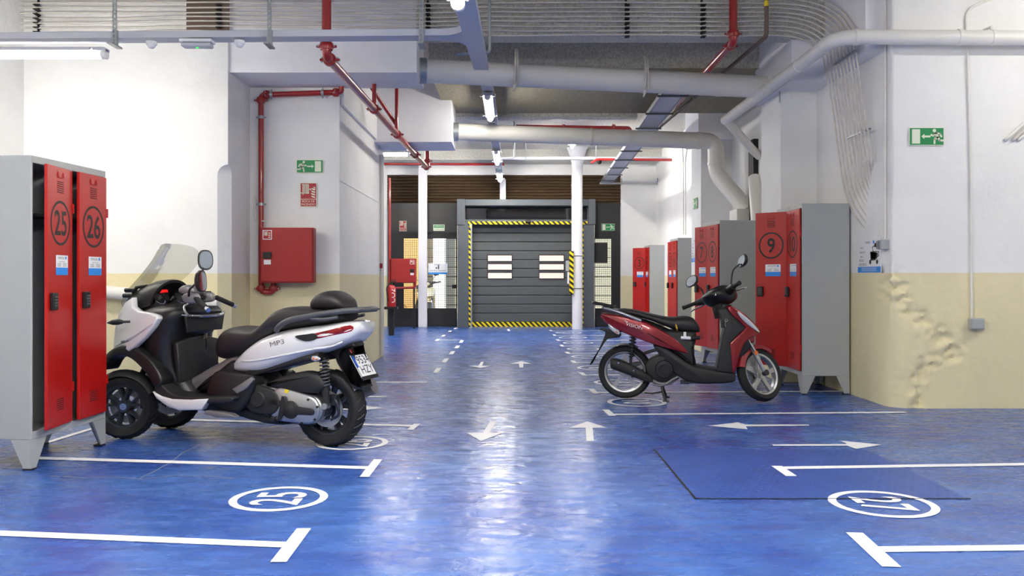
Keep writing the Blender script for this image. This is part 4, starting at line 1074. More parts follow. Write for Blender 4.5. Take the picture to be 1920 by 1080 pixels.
poster((2.955, 13.68, at(0, 469, 13.68).z), -R90, .50, .38, 'white and blue electric moped poster on the flank of the second pilaster')
# ---------------------------------------------------------------- fire equipment
def hose_cabinet(loc, w, h_, d, label, lock_left=True):
    r = thing('fire_hose_cabinet', label, 'fire hose cabinet', loc)
    MB().box(-w / 2, -.088, -h_ * .3, -w * .1, 0, -h_ * .2).box(w * .3, -.088, -h_ * .3, w * .4, 0, h_ * .3).build('wall_bracket', M['galv'], r)
    MB().box(-w / 2, -d, -h_ / 2, w / 2, -.088, h_ / 2).build('cabinet_body', M['cab_red'], r, bevel=.006)
    dr = MB().box(-w / 2 + .012, -d - .012, -h_ / 2 + .012, w / 2 - .012, -d - .001, h_ / 2 - .012).build('door', M['cab_red'], r, bevel=.005)
    k = -1 if lock_left else 1
    MB().box(k * (w / 2 - .08) - .045, -d - .032, -.035, k * (w / 2 - .08) + .045, -d - .012, .035).build('lock', M['ink'], dr, bevel=.006)
    MB().box(k * (w / 2 - .08) - .038, -d - .0135, -.10, k * (w / 2 - .08) + .038, -d - .0125, -.05).build('notice_sticker', M['white'], dr)
    MB().box(k * (w / 2 - .08) - .05, -d - .0135, h_ / 2 - .13, k * (w / 2 - .08) + .05, -d - .0125, h_ / 2 - .028).build('hose_sticker', M['white'], dr)
    q = MB(); xx = k * (w / 2 - .08)
    q.box(xx - .042, -d - .0145, h_ / 2 - .122, xx + .042, -d - .0136, h_ / 2 - .036); s_ = q.build('sticker_face', M['sred'], dr)
    q = MB()
    for i in range(4): q.box(xx - .034 + i * .010, -d - .0152, h_ / 2 - .088, xx - .028 + i * .010, -d - .0146, h_ / 2 - .045)
    for i in range(3): q.box(xx + .012, -d - .0152, h_ / 2 - .11 + i * .022, xx + .034, -d - .0146, h_ / 2 - .10 + i * .022)
    q.build('sticker_pictogram', M['lum'], dr)
    return r
yf = 9.24
c = at(537, 478.5, yf); hose_cabinet((c.x, 9.47, c.z), .578, .60, .21, 'red fire hose cabinet on the alcove wall above the silver scooter')
c = at(756, 507.5, 19.2); hc = hose_cabinet((c.x, 19.42, c.z), .56, .545, .2, 'red fire hose cabinet by the glass doors, above the hose pipe', False)
MB().tube(elbow_path([(c.x + .25, 19.3, c.z - .27), (c.x + .25, 19.3, c.z - .38), (c.x - .32, 19.3, c.z - .40), (c.x - .32, 19.3, c.z + 2.1)], .06), .03, 12).build('feed_pipe', M['pipe_red'], hc, 50)
MB().box(c.x * 0 - .27, -.02 + 0, -.9 - c.z * 0, -.22, .02, -.28).build('stand_post', M['ink'], hc)
MB().box(.20, -.02, -c.z, .24, .02, -.26).build('stand_post', M['ink'], hc)
for ch in hc.children:
    if ch.name.startswith('feed_pipe'):
        for v in ch.data.vertices: v.co = v.co - Vector((c.x, 19.42, c.z))
    if ch.name.startswith('stand_post'):
        for v in ch.data.vertices:
            if v.co.z < -.5: v.co.z = -c.z
ex = at(733, 572, 18.0)
fe = thing('fire_extinguisher', 'red fire extinguisher on the floor stand by the pillar block edge', 'fire extinguisher', (X(734, 17.2), 17.2, 0))
zb = H - (575 - HY) * 17.2 / F; zt2 = H - (534 - HY) * 17.2 / F
MB().lathe([(0, zb), (.085, zb), (.09, zb + .03), (.09, zt2 - .09), (.07, zt2 - .03), (.03, zt2), (0, zt2)], (0, 0, 0), (0, 0, 1), 24).build('cylinder_body', M['cab_red'], fe, 50)
MB().cyl((0, 0, zt2), (0, 0, zt2 + .05), .022, n=12).box(-.02, -.02, zt2 + .05, .10, .02, zt2 + .07).box(-.02, -.02, zt2 + .085, .10, .02, zt2 + .10).build('valve_handle', M['ink'], fe)
MB().tube(elbow_path([(-.02, -.03, zt2 + .04), (-.09, -.06, zt2 - .05), (-.06, -.09, zb + .1)], .05), .012, 8).build('hose', M['ink'], fe, 50)
t = MB(); t.text('CO2', .14, Matrix.Translation((.035, -.0875, (zb + zt2) / 2)) @ Matrix.Rotation(R90, 4, 'X') @ Matrix.Rotation(R90, 4, 'Z'))
t.build('lettering', M['white'], fe)
MB().box(-.13, -.12, zb - .05, .13, .12, zb).box(-.05, -.05, .0, .05, .05, zb - .05).build('stand', M['ink'], fe)
al = MB().box(-1.9, 12.35, at(0, 503, 12.4).z, -1.86, 12.48, at(0, 494, 12.4).z).build('alarm_button', M['cab_red'], None, bevel=.005)
tag(al, 'small red alarm box on the flank of the pillar block', 'alarm')
# protective foam and boxes on the round column
cpos = Vector((cxr, 19.3, 0))
o = MB().box(X(1067.5, 19.2), 19.13, at(0, 552, 19.2).z, X(1075, 19.2), 19.25, at(0, 471, 19.2).z).build('edge_protector', M['hazv'], None, bevel=.01)
tag(o, 'yellow and black striped edge protector strapped to the round column', 'edge protector')
for py in (480, 541):
    zz = at(0, py, 19.2).z; collar((cxr, 19.3, zz), (0, 0, 1), .119, .014, 'strap', M['ink'], o, .004)
cb = MB().box(X(1061, 19.2), 19.16, at(0, 508, 19.2).z, X(1067, 19.2), 19.24, at(0, 489, 19.2).z).build('switch_box', M['grey'], None, bevel=.005)
tag(cb, 'small grey switch box on the round column beside the striped protector', 'switch')
cb = MB().box(X(1064, 19.2), 19.17, at(0, 532, 19.2).z, X(1067, 19.2), 19.24, at(0, 510, 19.2).z).build('card_reader', M['white'], None, bevel=.003)
tag(cb, 'narrow white and blue card reader under the switch box on the column', 'card reader')
conduit([(X(1072.5, 19.2), 19.2, 3.6), (X(1072.5, 19.2), 19.2, at(0, 470, 19.2).z), (X(1069, 19.2), 19.2, at(0, 480, 19.2).z)], .010, 'thin white conduit running down the round column', 'pvc')
# ---------------------------------------------------------------- two-wheelers
def sm(pts, n=4): return [(p.x, p.y) for p in catmull([Vector((a[0], a[1], 0)) for a in pts], n, True)]
def make_wheel(root, name, T, c, R, Rr, w, rimmat, spokes, label=None, disc=None, twin=False, emblem=False, tread=True, dr=.125):
    def nb(): return MB(T)
    t = nb(); c = Vector(c)
    pr = [(Rr - .004, -w * .72), (Rr + .35 * (R - Rr), -w * .98), (Rr + .62 * (R - Rr), -w), (R - .022, -w * .84), (R - .008, -w * .5), (R, 0), (R - .008, w * .5), (R - .022, w * .84), (Rr + .62 * (R - Rr), w), (Rr + .35 * (R - Rr), w * .98), (Rr - .004, w * .72)]
    t.lathe(pr, c, (0, 1, 0), 56, loop=True)
    ty = t.build(name, M['rubber'], root, 50)
    if label: ty['label'] = label
    if tread:
        g = nb(); n = 26
        for i in range(n):
            for s in (-1, 1):
                a = 2 * math.pi * (i + (0.5 if s > 0 else 0)) / n; pts = []
                for k in range(4):
                    yy = s * w * (.15 + .22 * k); rr = R + .0012 - .0 - (.0085 * min(1, (yy / (w * .5)) ** 2) if abs(yy) < w * .5 else .008 + .014 * ((abs(yy) / w - .5) / .34))
                    aa = a + k * .05; pts.append(c + Vector((math.cos(aa) * rr, yy, math.sin(aa) * rr)))
                g.tube(pts, .0035, 4)
        g.build('tread_groove', M['ink'], ty)
    r = nb()
    r.lathe([(Rr + .006, -w * .74), (Rr + .006, w * .74), (Rr - .004, w * .76), (Rr - .018, w * .62), (Rr - .024, w * .2), (Rr - .024, -w * .2), (Rr - .018, -w * .62), (Rr - .004, -w * .76)], c, (0, 1, 0), 48, loop=True)
    r.lathe([(.0, -w * .55), (.042, -w * .55), (.05, -w * .3), (.05, w * .3), (.042, w * .55), (0, w * .55)], c, (0, 1, 0), 24)
    for i in range(spokes):
        a = 2 * math.pi * i / spokes + .3
        for da in ((-.16, .16) if twin else (0,)):
            a0, a1 = a, a + da * 1.6
            w0, w1 = (.016, .011) if twin else (.026, .015)
            p0 = Vector((math.cos(a0), 0, math.sin(a0))) * .035; p1 = Vector((math.cos(a1), 0, math.sin(a1))) * (Rr - .012)
            d = (p1 - p0).normalized(); q = Vector((-d.z, 0, d.x))
            def sec(p, ww, h_): return [c + p - q * ww + Vector((0, -h_, 0)), c + p + q * ww + Vector((0, -h_, 0)), c + p + q * ww * .6 + Vector((0, h_, 0)), c + p - q * ww * .6 + Vector((0, h_, 0))]
            r.loft([sec(p0, w0, w * .42), sec((p0 + p1) / 2, (w0 + w1) / 2 * .9, w * .36), sec(p1, w1 * 1.5, w * .45)])
    r.build('rim', rimmat, ty, 45)
    if disc:
        b = nb(); yd = disc
        b.lathe([(dr, yd - .003), (dr, yd + .003), (dr - .05, yd + .003), (dr - .05, yd - .003)], c, (0, 1, 0), 40, loop=True)
        bo = b.build('brake_disc', M['alu'], ty, 50)
    if emblem:
        e = nb(); s = emblem
        e.lathe([(0, s * w * .58), (.026, s * w * .58), (.026, s * w * .5)], c, (0, 1, 0), 20); e.build('hub_cap', mat('hub_blue', '3f5f9a', .3, coat=1) if 'hub_blue' not in bpy.data.materials else bpy.data.materials['hub_blue'], ty, 50)
        e2 = nb(); e2.lathe([(.019, s * w * .59), (.015, s * w * .59)], c, (0, 1, 0), 20); e2.cyl(c + Vector((-.010, s * w * .595, 0)), c + Vector((.010, s * w * .595, 0)), .002, n=6); e2.build('hub_ring', M['lens_clear'], ty)
    return ty
def spring(mb, p0, p1, R, r, turns):
    p0, p1 = Vector(p0), Vector(p1); d = (p1 - p0); u = d.orthogonal().normalized(); w = d.normalized().cross(u)
    n = int(turns * 12)
    mb.tube([p0 + d * i / n + (u * math.cos(2 * math.pi * i / 12) + w * math.sin(2 * math.pi * i / 12)) * R for i in range(n + 1)], r, 6)
def mirror_part(parent, T, pc, nrm, w, h_, mname='mirror', stem=None):
    # pod + glass; nrm = way the glass faces
    nrm = Vector(nrm).normalized(); u = nrm.cross(Vector((0, 0, 1))).normalized(); v = u.cross(nrm)
    pc = Vector(pc)
    mb = MB(T); rings = []
    for (k, sc) in ((.0, 1), (-.012, 1.03), (-.03, .85), (-.045, .5), (-.05, .1)):
        rings.append([pc + nrm * k + u * w * sc * math.copysign(abs(math.cos(a)) ** .8, math.cos(a)) + v * h_ * sc * math.copysign(abs(math.sin(a)) ** .8, math.sin(a)) for a in [2 * math.pi * i / 24 for i in range(24)]])
    mb.loft(rings)
    if stem: mb.tube(catmull(stem, 5), .008, 8)
    o = mb.build(mname, M['blackp'], parent, 50)
    g = MB(T); g.add([pc + nrm * .002 + u * w * .86 * math.copysign(abs(math.cos(a)) ** .8, math.cos(a)) + v * h_ * .86 * math.copysign(abs(math.sin(a)) ** .8, math.sin(a)) for a in [2 * math.pi * i / 24 for i in range(24)]], [tuple(range(24))])
    g.build('mirror_glass', M['mirror'], o)
    return o

# ======================================================== silver three wheeled scooter
A = math.radians(180 - 18.5)
S = thing('three_wheel_scooter', 'silver white three wheeled scooter with smoked windscreen parked beside lockers 25 and 26', 'scooter', (-1.244, 5.89, 0), A)
make_wheel(S, 'rear_wheel', None, (0, 0, .265), .265, .178, .070, M['dalu'], 5, disc=.055, twin=True)
ZS = math.radians(18)
for sgn in (1, -1):
    c = Vector((1.545, sgn * .235, .235))
    T = Matrix.Translation(c) @ Matrix.Rotation(ZS, 4, 'Z') @ Matrix.Translation(-c)
    make_wheel(S, 'front_wheel', T, c, .235, .158, .058, M['dalu'], 5, disc=-.034 * sgn, twin=True, emblem=sgn)
    # mudguard hugging the wheel
    mb = MB(T)
    rings = []
    for i in range(15):
        a = math.radians(8 + i * 10.5)
        R_ = .252; d = Vector((math.cos(a), 0, math.sin(a)))
        rings.append([c + d * R_ + Vector((0, -.07, 0)) - d * .03, c + d * R_ + Vector((0, -.055, 0)), c + d * (R_ + .014), c + d * R_ + Vector((0, .055, 0)), c + d * R_ + Vector((0, .07, 0)) - d * .03, c + d * (R_ - .006) + Vector((0, .05, 0)), c + d * (R_ + .004), c + d * (R_ - .006) + Vector((0, -.05, 0))])
    mb.loft(rings); mb.build('front_mudguard', M['blackm'], S, 50)
    mb = MB()
    mb.tube([c + Vector((-.02, -sgn * .085, .0)), c + Vector((-.06, -sgn * .10, .22)), c + Vector((-.16, -sgn * .12, .42))], .022, 10)
    mb.tube([c + Vector((0, -sgn * .07, -.02)), c + Vector((-.02, -sgn * .24, .02))], .02, 8)
    mb.tube([c + Vector((-.04, -sgn * .07, .16)), c + Vector((-.06, -sgn * .24, .17))], .018, 8)
    fo = mb.build('suspension_arm', M['dalu'], S, 50)
    q = MB(); q.box(c.x - .11, c.y - .02 - sgn * .045, c.z - .02, c.x - .05, c.y + .02 - sgn * .045, c.z + .06); q.build('brake_caliper', M['alu'], fo, bevel=.006)
# central black body between leg shield and nose: sections stacked in height
def zring(z, s0, s1, w0, w1, n=28, e=3.0):
    out = []; cx = (s0 + s1) / 2; hx = (s1 - s0) / 2
    for i in range(n):
        t = 2 * math.pi * i / n; cc, ss = math.cos(t), math.sin(t)
        x = cx + hx * math.copysign(abs(cc) ** (2 / e), cc)
        k = (x - s0) / (s1 - s0)
        out.append((x, (w0 + (w1 - w0) * k) * math.copysign(abs(ss) ** (2 / e), ss), z))
    return out
mb = MB()
mb.loft([zring(.30, .98, 1.30, .19, .15), zring(.40, 1.06, 1.42, .22, .16), zring(.52, 1.13, 1.52, .30, .15), zring(.62, 1.13, 1.60, .335, .18), zring(.74, 1.12, 1.62, .335, .20), zring(.86, 1.06, 1.60, .335, .20), zring(.915, 1.02, 1.57, .32, .19), zring(.95, 1.04, 1.52, .28, .17)])
mb.build('leg_shield', M['blackp'], S, 60)
# glove box pocket and lower knee panels
mb = MB(); mb.slab([(-.19, .775), (.19, .775), (.22, .90), (-.22, .90)], -1.055, -1.03, .01)
for i, v in enumerate(mb.v): mb.v[i] = (-v[1], v[0], v[2])
mb.build('glove_box', M['blackm'], S, 50)
mb = MB(); mb.tube(catmull([(1.055, .24, .90), (1.012, .14, .888), (1.0, 0, .884), (1.012, -.14, .888), (1.055, -.24, .90)], 6), .011, 8)
mb.build('dash_trim', M['chrome'], S, 50)
mb = MB(); mb.cyl((1.03, .02, .735), (1.085, .02, .735), .016, n=12).tube([(1.02, .02, .735), (1.015, .02, .68), (1.03, .01, .62)], .006, 6).box(1.01, .008, .725, 1.02, .032, .76)
mb.build('ignition_key', M['chrome'], S, 50)
mb = MB(); mb.slab([(.20, .42), (-.20, .42), (-.24, .70), (-.10, .73), (.10, .73), (.24, .70)], -1.13, -1.085, .012)
for i, v in enumerate(mb.v): mb.v[i] = (-v[1], v[0], v[2])
mb.build('knee_panel', M['blackm'], S, 50)
# wheel arches
for sgn in (1, -1):
    ins = [(1.20, .39), (1.25, .46), (1.31, .52), (1.40, .585), (1.50, .61), (1.60, .575), (1.655, .50)]
    out_ = [(1.69, .52), (1.635, .61), (1.53, .675), (1.42, .68), (1.30, .63), (1.20, .55), (1.14, .44)]
    p = sm(ins + out_, 3)
    mb = MB(); mb.slab(p, (.17 if sgn > 0 else -.335), (.335 if sgn > 0 else -.17), .015)
    mb.build('wheel_arch', M['blackp'], S, 50)
# white cowl panels on both flanks
pan = [(1.425, 1.02), (1.40, .955), (1.34, .925), (1.25, .915), (1.175, .895), (1.165, .875), (1.20, .82), (1.28, .74), (1.36, .675), (1.415, .64), (1.50, .665), (1.60, .645), (1.665, .60), (1.66, .70), (1.625, .80), (1.57, .90), (1.50, .985)]
def cw(x, z): return .335 - .12 * max(0, (x - 1.38) / .28) ** 1.6 - .22 * max(0, z - .86) ** 1.0
for sgn in (1, -1):
    mb = MB()
    if sgn > 0: mb.slab(pan, lambda x, z: cw(x, z) - .05, lambda x, z: cw(x, z) + .014, .012)
    else: mb.slab(pan, lambda x, z: -cw(x, z) - .014, lambda x, z: -cw(x, z) + .05, .012)
    po_ = mb.build('front_cowl', M['silverp'], S, 50)
    cr = MB(); pts = [Vector((1.20, 0, .845)), Vector((1.33, 0, .775)), Vector((1.47, 0, .71)), Vector((1.60, 0, .67))]
    cr.tube([(p.x, sgn * (cw(p.x, p.z) + .012), p.z) for p in catmull(pts, 5)], .006, 6); cr.build('cowl_crease', M['silverp'], po_, 60)
    bd = MB(); bd.slab([(1.43, .728), (1.49, .712), (1.487, .700), (1.427, .716)], sgn * (cw(1.46, .715) + .012), sgn * (cw(1.46, .715) + .018)); bd.build('badge', M['mgrey'], po_)
mb = MB(); mb.loft([zring(.60, 1.50, 1.68, .20, .13), zring(.72, 1.50, 1.70, .215, .14), zring(.84, 1.50, 1.685, .22, .14), zring(.94, 1.46, 1.63, .20, .12), zring(1.00, 1.42, 1.56, .16, .10)])
mb.build('nose_cowl', M['silverp'], S, 60)
mb = MB(); mb.slab([(-.11, .66), (.11, .66), (.15, .80), (-.15, .80)], 1.665, 1.70, .01)
for i, v in enumerate(mb.v): mb.v[i] = (v[1], v[0], v[2])
mb.build('headlight', M['lens_clear'], S, 50)
# indicator stalks in front
for sgn in (1, -1):
    yb_ = cw(1.45, .85)
    mb = MB(); mb.tube([(1.42, sgn * yb_, .85), (1.455, sgn * (yb_ + .04), .85)], .009, 8)
    mb.tube([(1.45, sgn * (yb_ + .035), .85), (1.475, sgn * (yb_ + .05), .85), (1.52, sgn * (yb_ + .055), .847), (1.57, sgn * (yb_ + .055), .842)], [.012, .021, .020, .004], 10)
    mb.build('front_indicator', M['blackp'], S, 50)
# windscreen: curved smoked sheet
rows = [(.90, 1.72, .04), (.97, 1.715, .12), (1.05, 1.66, .20), (1.12, 1.585, .235), (1.20, 1.50, .25), (1.28, 1.425, .25), (1.35, 1.375, .225), (1.395, 1.345, .165), (1.412, 1.335, .07)]
rr = catmull([Vector(r_) for r_ in rows], 3)
mb = MB(); front = []; 
for th in (0, .004):
    for z, s_, w_ in rr:
        front.append([(s_ - th - .30 * (w_ * k / .25) ** 2 * .42, w_ * k * 1.0, z) for k in [(-1 + 2 * i / 16) for i in range(17)]])
n = len(rr)
mb.loft(front[:n], (False, False), False); mb.loft(front[n:], (False, False), False)
b_ = [front[0 * n + i][0] for i in range(n)]; 
for side in (0, 16):
    mb.loft([[front[i][side] for i in range(n)], [front[n + i][side] for i in range(n)]], (False, False), False)
mb.loft([front[0], front[n]], (False, False), False); mb.loft([front[n - 1], front[2 * n - 1]], (False, False), False)
ws = mb.build('windscreen', M['smoke'], S, 60)
for sgn in (1, -1):
    q = MB()
    for z, s_, w_ in ((1.03, 1.60, .16), (1.07, 1.565, .18)): q.cyl((s_ - .06, sgn * w_, z), (s_ + .02, sgn * (w_ + .01), z), .016, n=10)
    q.tube([(1.58, sgn * .15, 1.0), (1.52, sgn * .15, 1.09), (1.45, sgn * .12, 1.10)], .014, 8)
    q.build('screen_bracket', M['blackp'], S, 50)
# dash hood with gauges
mb = MB(); rings = []
for (s_, w_, zt_, zb_) in ((1.62, .13, 1.02, .94), (1.56, .19, 1.075, .92), (1.48, .22, 1.12, .92), (1.40, .225, 1.145, .93), (1.33, .215, 1.15, .95), (1.30, .205, 1.145, .96)):
    ring = []
    for i in range(17):
        a = math.pi * i / 16; ring.append((s_ + .05 * (1 - math.sin(a)), w_ * math.cos(a), zb_ + (zt_ - zb_) * math.sin(a) ** .8))
    for i in range(17):
        a = math.pi * (16 - i) / 16; ring.append((s_ + .05 * (1 - math.sin(a)), (w_ - .018) * math.cos(a), zb_ + (zt_ - zb_ - .018) * math.sin(a) ** .8))
    rings.append(ring)
mb.loft(rings)
mb.build('dash_hood', M['blackp'], S, 50)
mb = MB(); mb.loft([zring(.93, 1.12, 1.58, .27, .15), zring(.955, 1.14, 1.58, .24, .15), zring(.97, 1.2, 1.56, .18, .12)]); mb.build('dash_base', M['blackm'], S, 60)
Ag = Vector((-.78, 0, .62)).normalized()
mb = MB()
for (y, r_) in ((.115, .056), (-.105, .056)):
    mb.lathe([(r_ - .01, -.05), (r_, -.05), (r_, .012), (r_ - .008, .012)], (1.36, y, 1.005), Ag, 28, loop=True)
gb = mb.build('gauge_ring', M['chrome'], S, 40)
mb = MB()
for (y, r_) in ((.115, .056), (-.105, .056)): mb.lathe([(0, -.01), (r_ - .008, -.01)], (1.36, y, 1.005), Ag, 24)
mb.build('gauge_face', M['ink'], gb)
mb = MB(); mb.slab([(-.055, .985), (.055, .985), (.05, 1.05), (-.05, 1.05)], 1.40, 1.43, .006)
for i, v in enumerate(mb.v): mb.v[i] = (v[1], v[0], v[2])
dp = mb.build('dash_display', M['ink'], S, 50)
mb = MB(); mb.slab([(-.01, 1.055), (.07, 1.05), (.05, 1.072), (.0, 1.073)], 1.375, 1.38)
for i, v in enumerate(mb.v): mb.v[i] = (v[1], v[0], v[2])
mb.build('warning_light', M['dash'], dp)
# handlebar, turned a little to the rider's left
hp = Vector((1.17, 0, .98)); TH = Matrix.Translation(hp) @ Matrix.Rotation(math.radians(24), 4, 'Z') @ Matrix.Translation(-hp)
mb = MB(TH); mb.tube(catmull([(.98, .36, .965), (1.05, .27, 1.01), (1.13, .14, 1.01), (1.17, 0, .98), (1.13, -.14, 1.01), (1.05, -.27, 1.01), (.98, -.36, .965)], 5), .014, 10)
mb.tube([(1.17, 0, .99), (1.24, 0, .86)], .03, 10)
hb = mb.build('handlebar', M['blackm'], S, 50)
for sgn in (1, -1):
    q = MB(TH); a_ = Vector((.955, sgn * .395, .95)); b_ = Vector((1.05, sgn * .27, 1.01))
    q.cyl(b_, a_, .019, n=14); gr = q.build('grip', M['rubber'], hb, 50)
    q = MB(TH); q.cyl(a_, a_ + (a_ - b_).normalized() * .035, .017, n=12); q.build('bar_end', M['chrome'], hb, 50)
    q = MB(TH); q.tube(catmull([(1.11, sgn * .22, .985), (1.14, sgn * .26, .96), (1.12, sgn * .31, .925), (1.09, sgn * .34, .90)], 5), .008, 8); q.build('brake_lever', M['alu'], hb, 50)
    q = MB(TH); q.slab(sm([(1.05, .99), (1.055, 1.04), (1.10, 1.055), (1.155, 1.04), (1.155, .995), (1.10, .975)], 3), sgn * .17 if sgn > 0 else -.25, .25 if sgn > 0 else -.17, .015); sg_ = q.build('switch_pod', M['mgrey'], hb, 50)
    q = MB(TH); q.box(1.075, min(sgn * .19, sgn * .23), 1.045, 1.13, max(sgn * .19, sgn * .23), 1.06); q.build('switch_button', M['ink'], sg_, bevel=.004)
    q = MB(TH); q.stations([(1.10, 1.04, 1.09, .03), (1.13, 1.035, 1.11, .042), (1.18, 1.04, 1.105, .04), (1.21, 1.055, 1.085, .02)], 14, 3)
    for i, v in enumerate(q.v): q.v[i] = tuple(Vector(v) + TH.to_3x3() @ Vector((.0, sgn * .13, 0)))
    q.build('fluid_reservoir', M['mgrey'], hb, 50)
mirror_part(hb, None, (.80, .33, 1.137), (-.98, -.16, .05), .058, .075, stem=[(1.02, .20, 1.03), (.98, .24, 1.075), (.92, .28, 1.10), (.86, .32, 1.125)])
mirror_part(hb, None, (1.30, -.34, 1.30), (-.80, .52, .08), .058, .078, stem=[(1.20, -.17, 1.05), (1.235, -.20, 1.13), (1.26, -.25, 1.20), (1.32, -.33, 1.24)])
# footboards and lower white strips
for sgn in (1, -1):
    def sl(poly, a, b, r_):
        m_ = MB(); m_.slab(poly, a if sgn > 0 else -b, b if sgn > 0 else -a, r_); return m_
    sl(sm([(1.22, .37), (1.17, .325), (1.04, .30), (.80, .30), (.60, .31), (.58, .355), (.80, .345), (1.03, .345), (1.14, .40), (1.20, .45)], 3), .08, .315, .012).build('footboard', M['blackm'], S, 50)
    sl([(1.225, .365), (1.19, .315), (1.10, .265), (1.00, .242), (.81, .255), (.76, .335), (.90, .322), (1.06, .318), (1.15, .335)], .265, .33, .012).build('lower_cowl', M['silverp'], S, 50)
    sl([(.80, .25), (.70, .245), (.60, .235), (.56, .215), (.72, .205), (.82, .225)], .24, .30, .008).build('lower_cowl', M['mgrey'], S, 50)
    sl(sm([(.84, .31), (.80, .48), (.72, .52), (.58, .50), (.46, .49), (.46, .40), (.55, .26), (.70, .24)], 3), .12, .245, .02).build('side_cover', M['blackp'], S, 50)
    sl([(.615, .40), (.55, .435), (.465, .485), (.44, .47), (.50, .405), (.575, .365)], .235, .262, .008).build('cover_insert', M['mgrey'], S, 50)
mb = MB(); mb.slab(sm([(1.14, .34), (1.11, .42), (1.02, .47), (.92, .525), (.84, .56), (.74, .62), (.66, .60), (.70, .50), (.86, .40), (1.0, .34)], 3), -.10, .10, .03)
mb.build('centre_tunnel', M['mgrey'], S, 50)
mb = MB(); mb.slab(sm([(1.0, .36), (.92, .44), (.82, .50), (.70, .58), (.64, .56), (.66, .48), (.80, .38)], 3), -.17, .17, .03); mb.build('tunnel_side', M['blackp'], S, 50)
mb = MB(); mb.slab(sm([(1.22, .30), (1.05, .22), (.75, .19), (.5, .17), (.35, .20), (.40, .40), (.60, .55), (.90, .34)], 3), -.11, .12, .03); mb.build('under_frame', M['blackm'], S, 50)
# tail body
mb = MB(); mb.stations([(.72, .50, .545, .12), (.66, .495, .60, .17), (.55, .49, .69, .215), (.42, .50, .765, .235), (.25, .555, .81, .24), (.08, .615, .835, .232), (-.07, .665, .855, .212), (-.17, .705, .868, .18), (-.24, .745, .873, .145), (-.285, .795, .865, .11)], 28, 3.2, 4)
tb = mb.build('tail_cowl', M['silverp'], S, 60)
def tw(x):
    tab = [(.72, .12), (.66, .17), (.55, .215), (.42, .235), (.25, .24), (.08, .232), (-.07, .212), (-.17, .18), (-.24, .145), (-.285, .11)]
    for (a0, w0), (a1, w1) in zip(tab, tab[1:]):
        if a1 <= x <= a0: return w0 + (w1 - w0) * (a0 - x) / (a0 - a1)
    return .12
for sgn in (1, -1):
    pts = [(.60, .585), (.42, .60), (.2, .645), (0, .685), (-.12, .705), (-.19, .735)]
    q = MB(); q.tube([(x, sgn * (tw(x) * .995), z) for x, z in [(v.x, v.y) for v in catmull([Vector((a, b, 0)) for a, b in pts], 5)]], [.002] + [.008] * 24 + [.003], 6); q.build('tail_crease', M['silverp'], tb, 60)
    lp = sm([(.125, .768), (.02, .785), (-.11, .815), (-.235, .845), (-.242, .805), (-.12, .775), (.02, .745), (.07, .745)], 3)
    q = MB(); q.slab(lp, (lambda x, z: sgn * tw(x) * .80) if sgn > 0 else (lambda x, z: -tw(x) - .004), (lambda x, z: tw(x) + .004) if sgn > 0 else (lambda x, z: -tw(x) * .80), .004)
    tl = q.build('tail_light', M['lens_red'], S, 50)
    q = MB(); q.slab(sm([(.13, .77), (.04, .785), (-.01, .79), (-.03, .76), (.02, .74), (.075, .742)], 3), (lambda x, z: tw(x)) if sgn > 0 else (lambda x, z: -tw(x) - .007), (lambda x, z: tw(x) + .007) if sgn > 0 else (lambda x, z: -tw(x))); q.build('light_mask', M['blackp'], tl, 50)
    q = MB()
    Mx = Matrix.Translation((.27, sgn * (tw(.27) + .001), .722)) @ (Matrix.Rotation(math.pi, 4, 'Z') if sgn > 0 else Matrix.Identity(4)) @ Matrix.Rotation(math.radians(-13 if sgn > 0 else 13), 4, 'Y') @ Matrix.Rotation(math.pi / 2, 4, 'X')
    q.text('MP3', .046, Mx @ Matrix.Shear('XY', 4, (.35, 0)) if False else Mx, 1.5); q.build('badge', M['mgrey'], tb)
# seat
mb = MB(); mb.stations([(.875, .60, .66, .07), (.855, .585, .74, .12), (.80, .58, .795, .155), (.70, .60, .818, .18), (.58, .655, .812, .195), (.50, .70, .815, .20), (.43, .745, .87, .20), (.345, .785, .945, .195), (.22, .81, .962, .185), (.02, .835, .955, .17), (-.11, .855, .945, .14), (-.16, .87, .93, .10)], 26, 2.7, 4)
se = mb.build('seat', M['vinyl'], S, 60)
mb = MB(); mb.stations([(.105, .935, .955, .07), (.085, .935, 1.02, .125), (.03, .935, 1.062, .15), (-.05, .935, 1.072, .15), (-.125, .94, 1.03, .13), (-.165, .945, .97, .08)], 24, 2.6, 4)
mb.build('backrest', M['vinyl'], S, 60)
# grab rail
mb = MB()
L_ = catmull([(.29, .215, .80), (.26, .235, .83), (.18, .235, .875), (.03, .225, .905), (-.13, .20, .932), (-.25, .14, .945), (-.315, .06, .947)], 5)
Rr_ = [Vector((p.x, -p.y, p.z)) for p in L_][::-1]
mb.tube(L_ + Rr_, .019, 10); mb.tube(catmull([(.02, .225, .89), (-.07, .21, .885), (-.16, .18, .90)], 4), .012, 8); mb.tube(catmull([(.02, -.225, .89), (-.07, -.21, .885), (-.16, -.18, .90)], 4), .012, 8)
mb.slab([(-.12, .925), (-.30, .938), (-.305, .95), (-.12, .945)], -.15, .15, .006)
mb.build('grab_rail', M['dgrey'], S, 50)
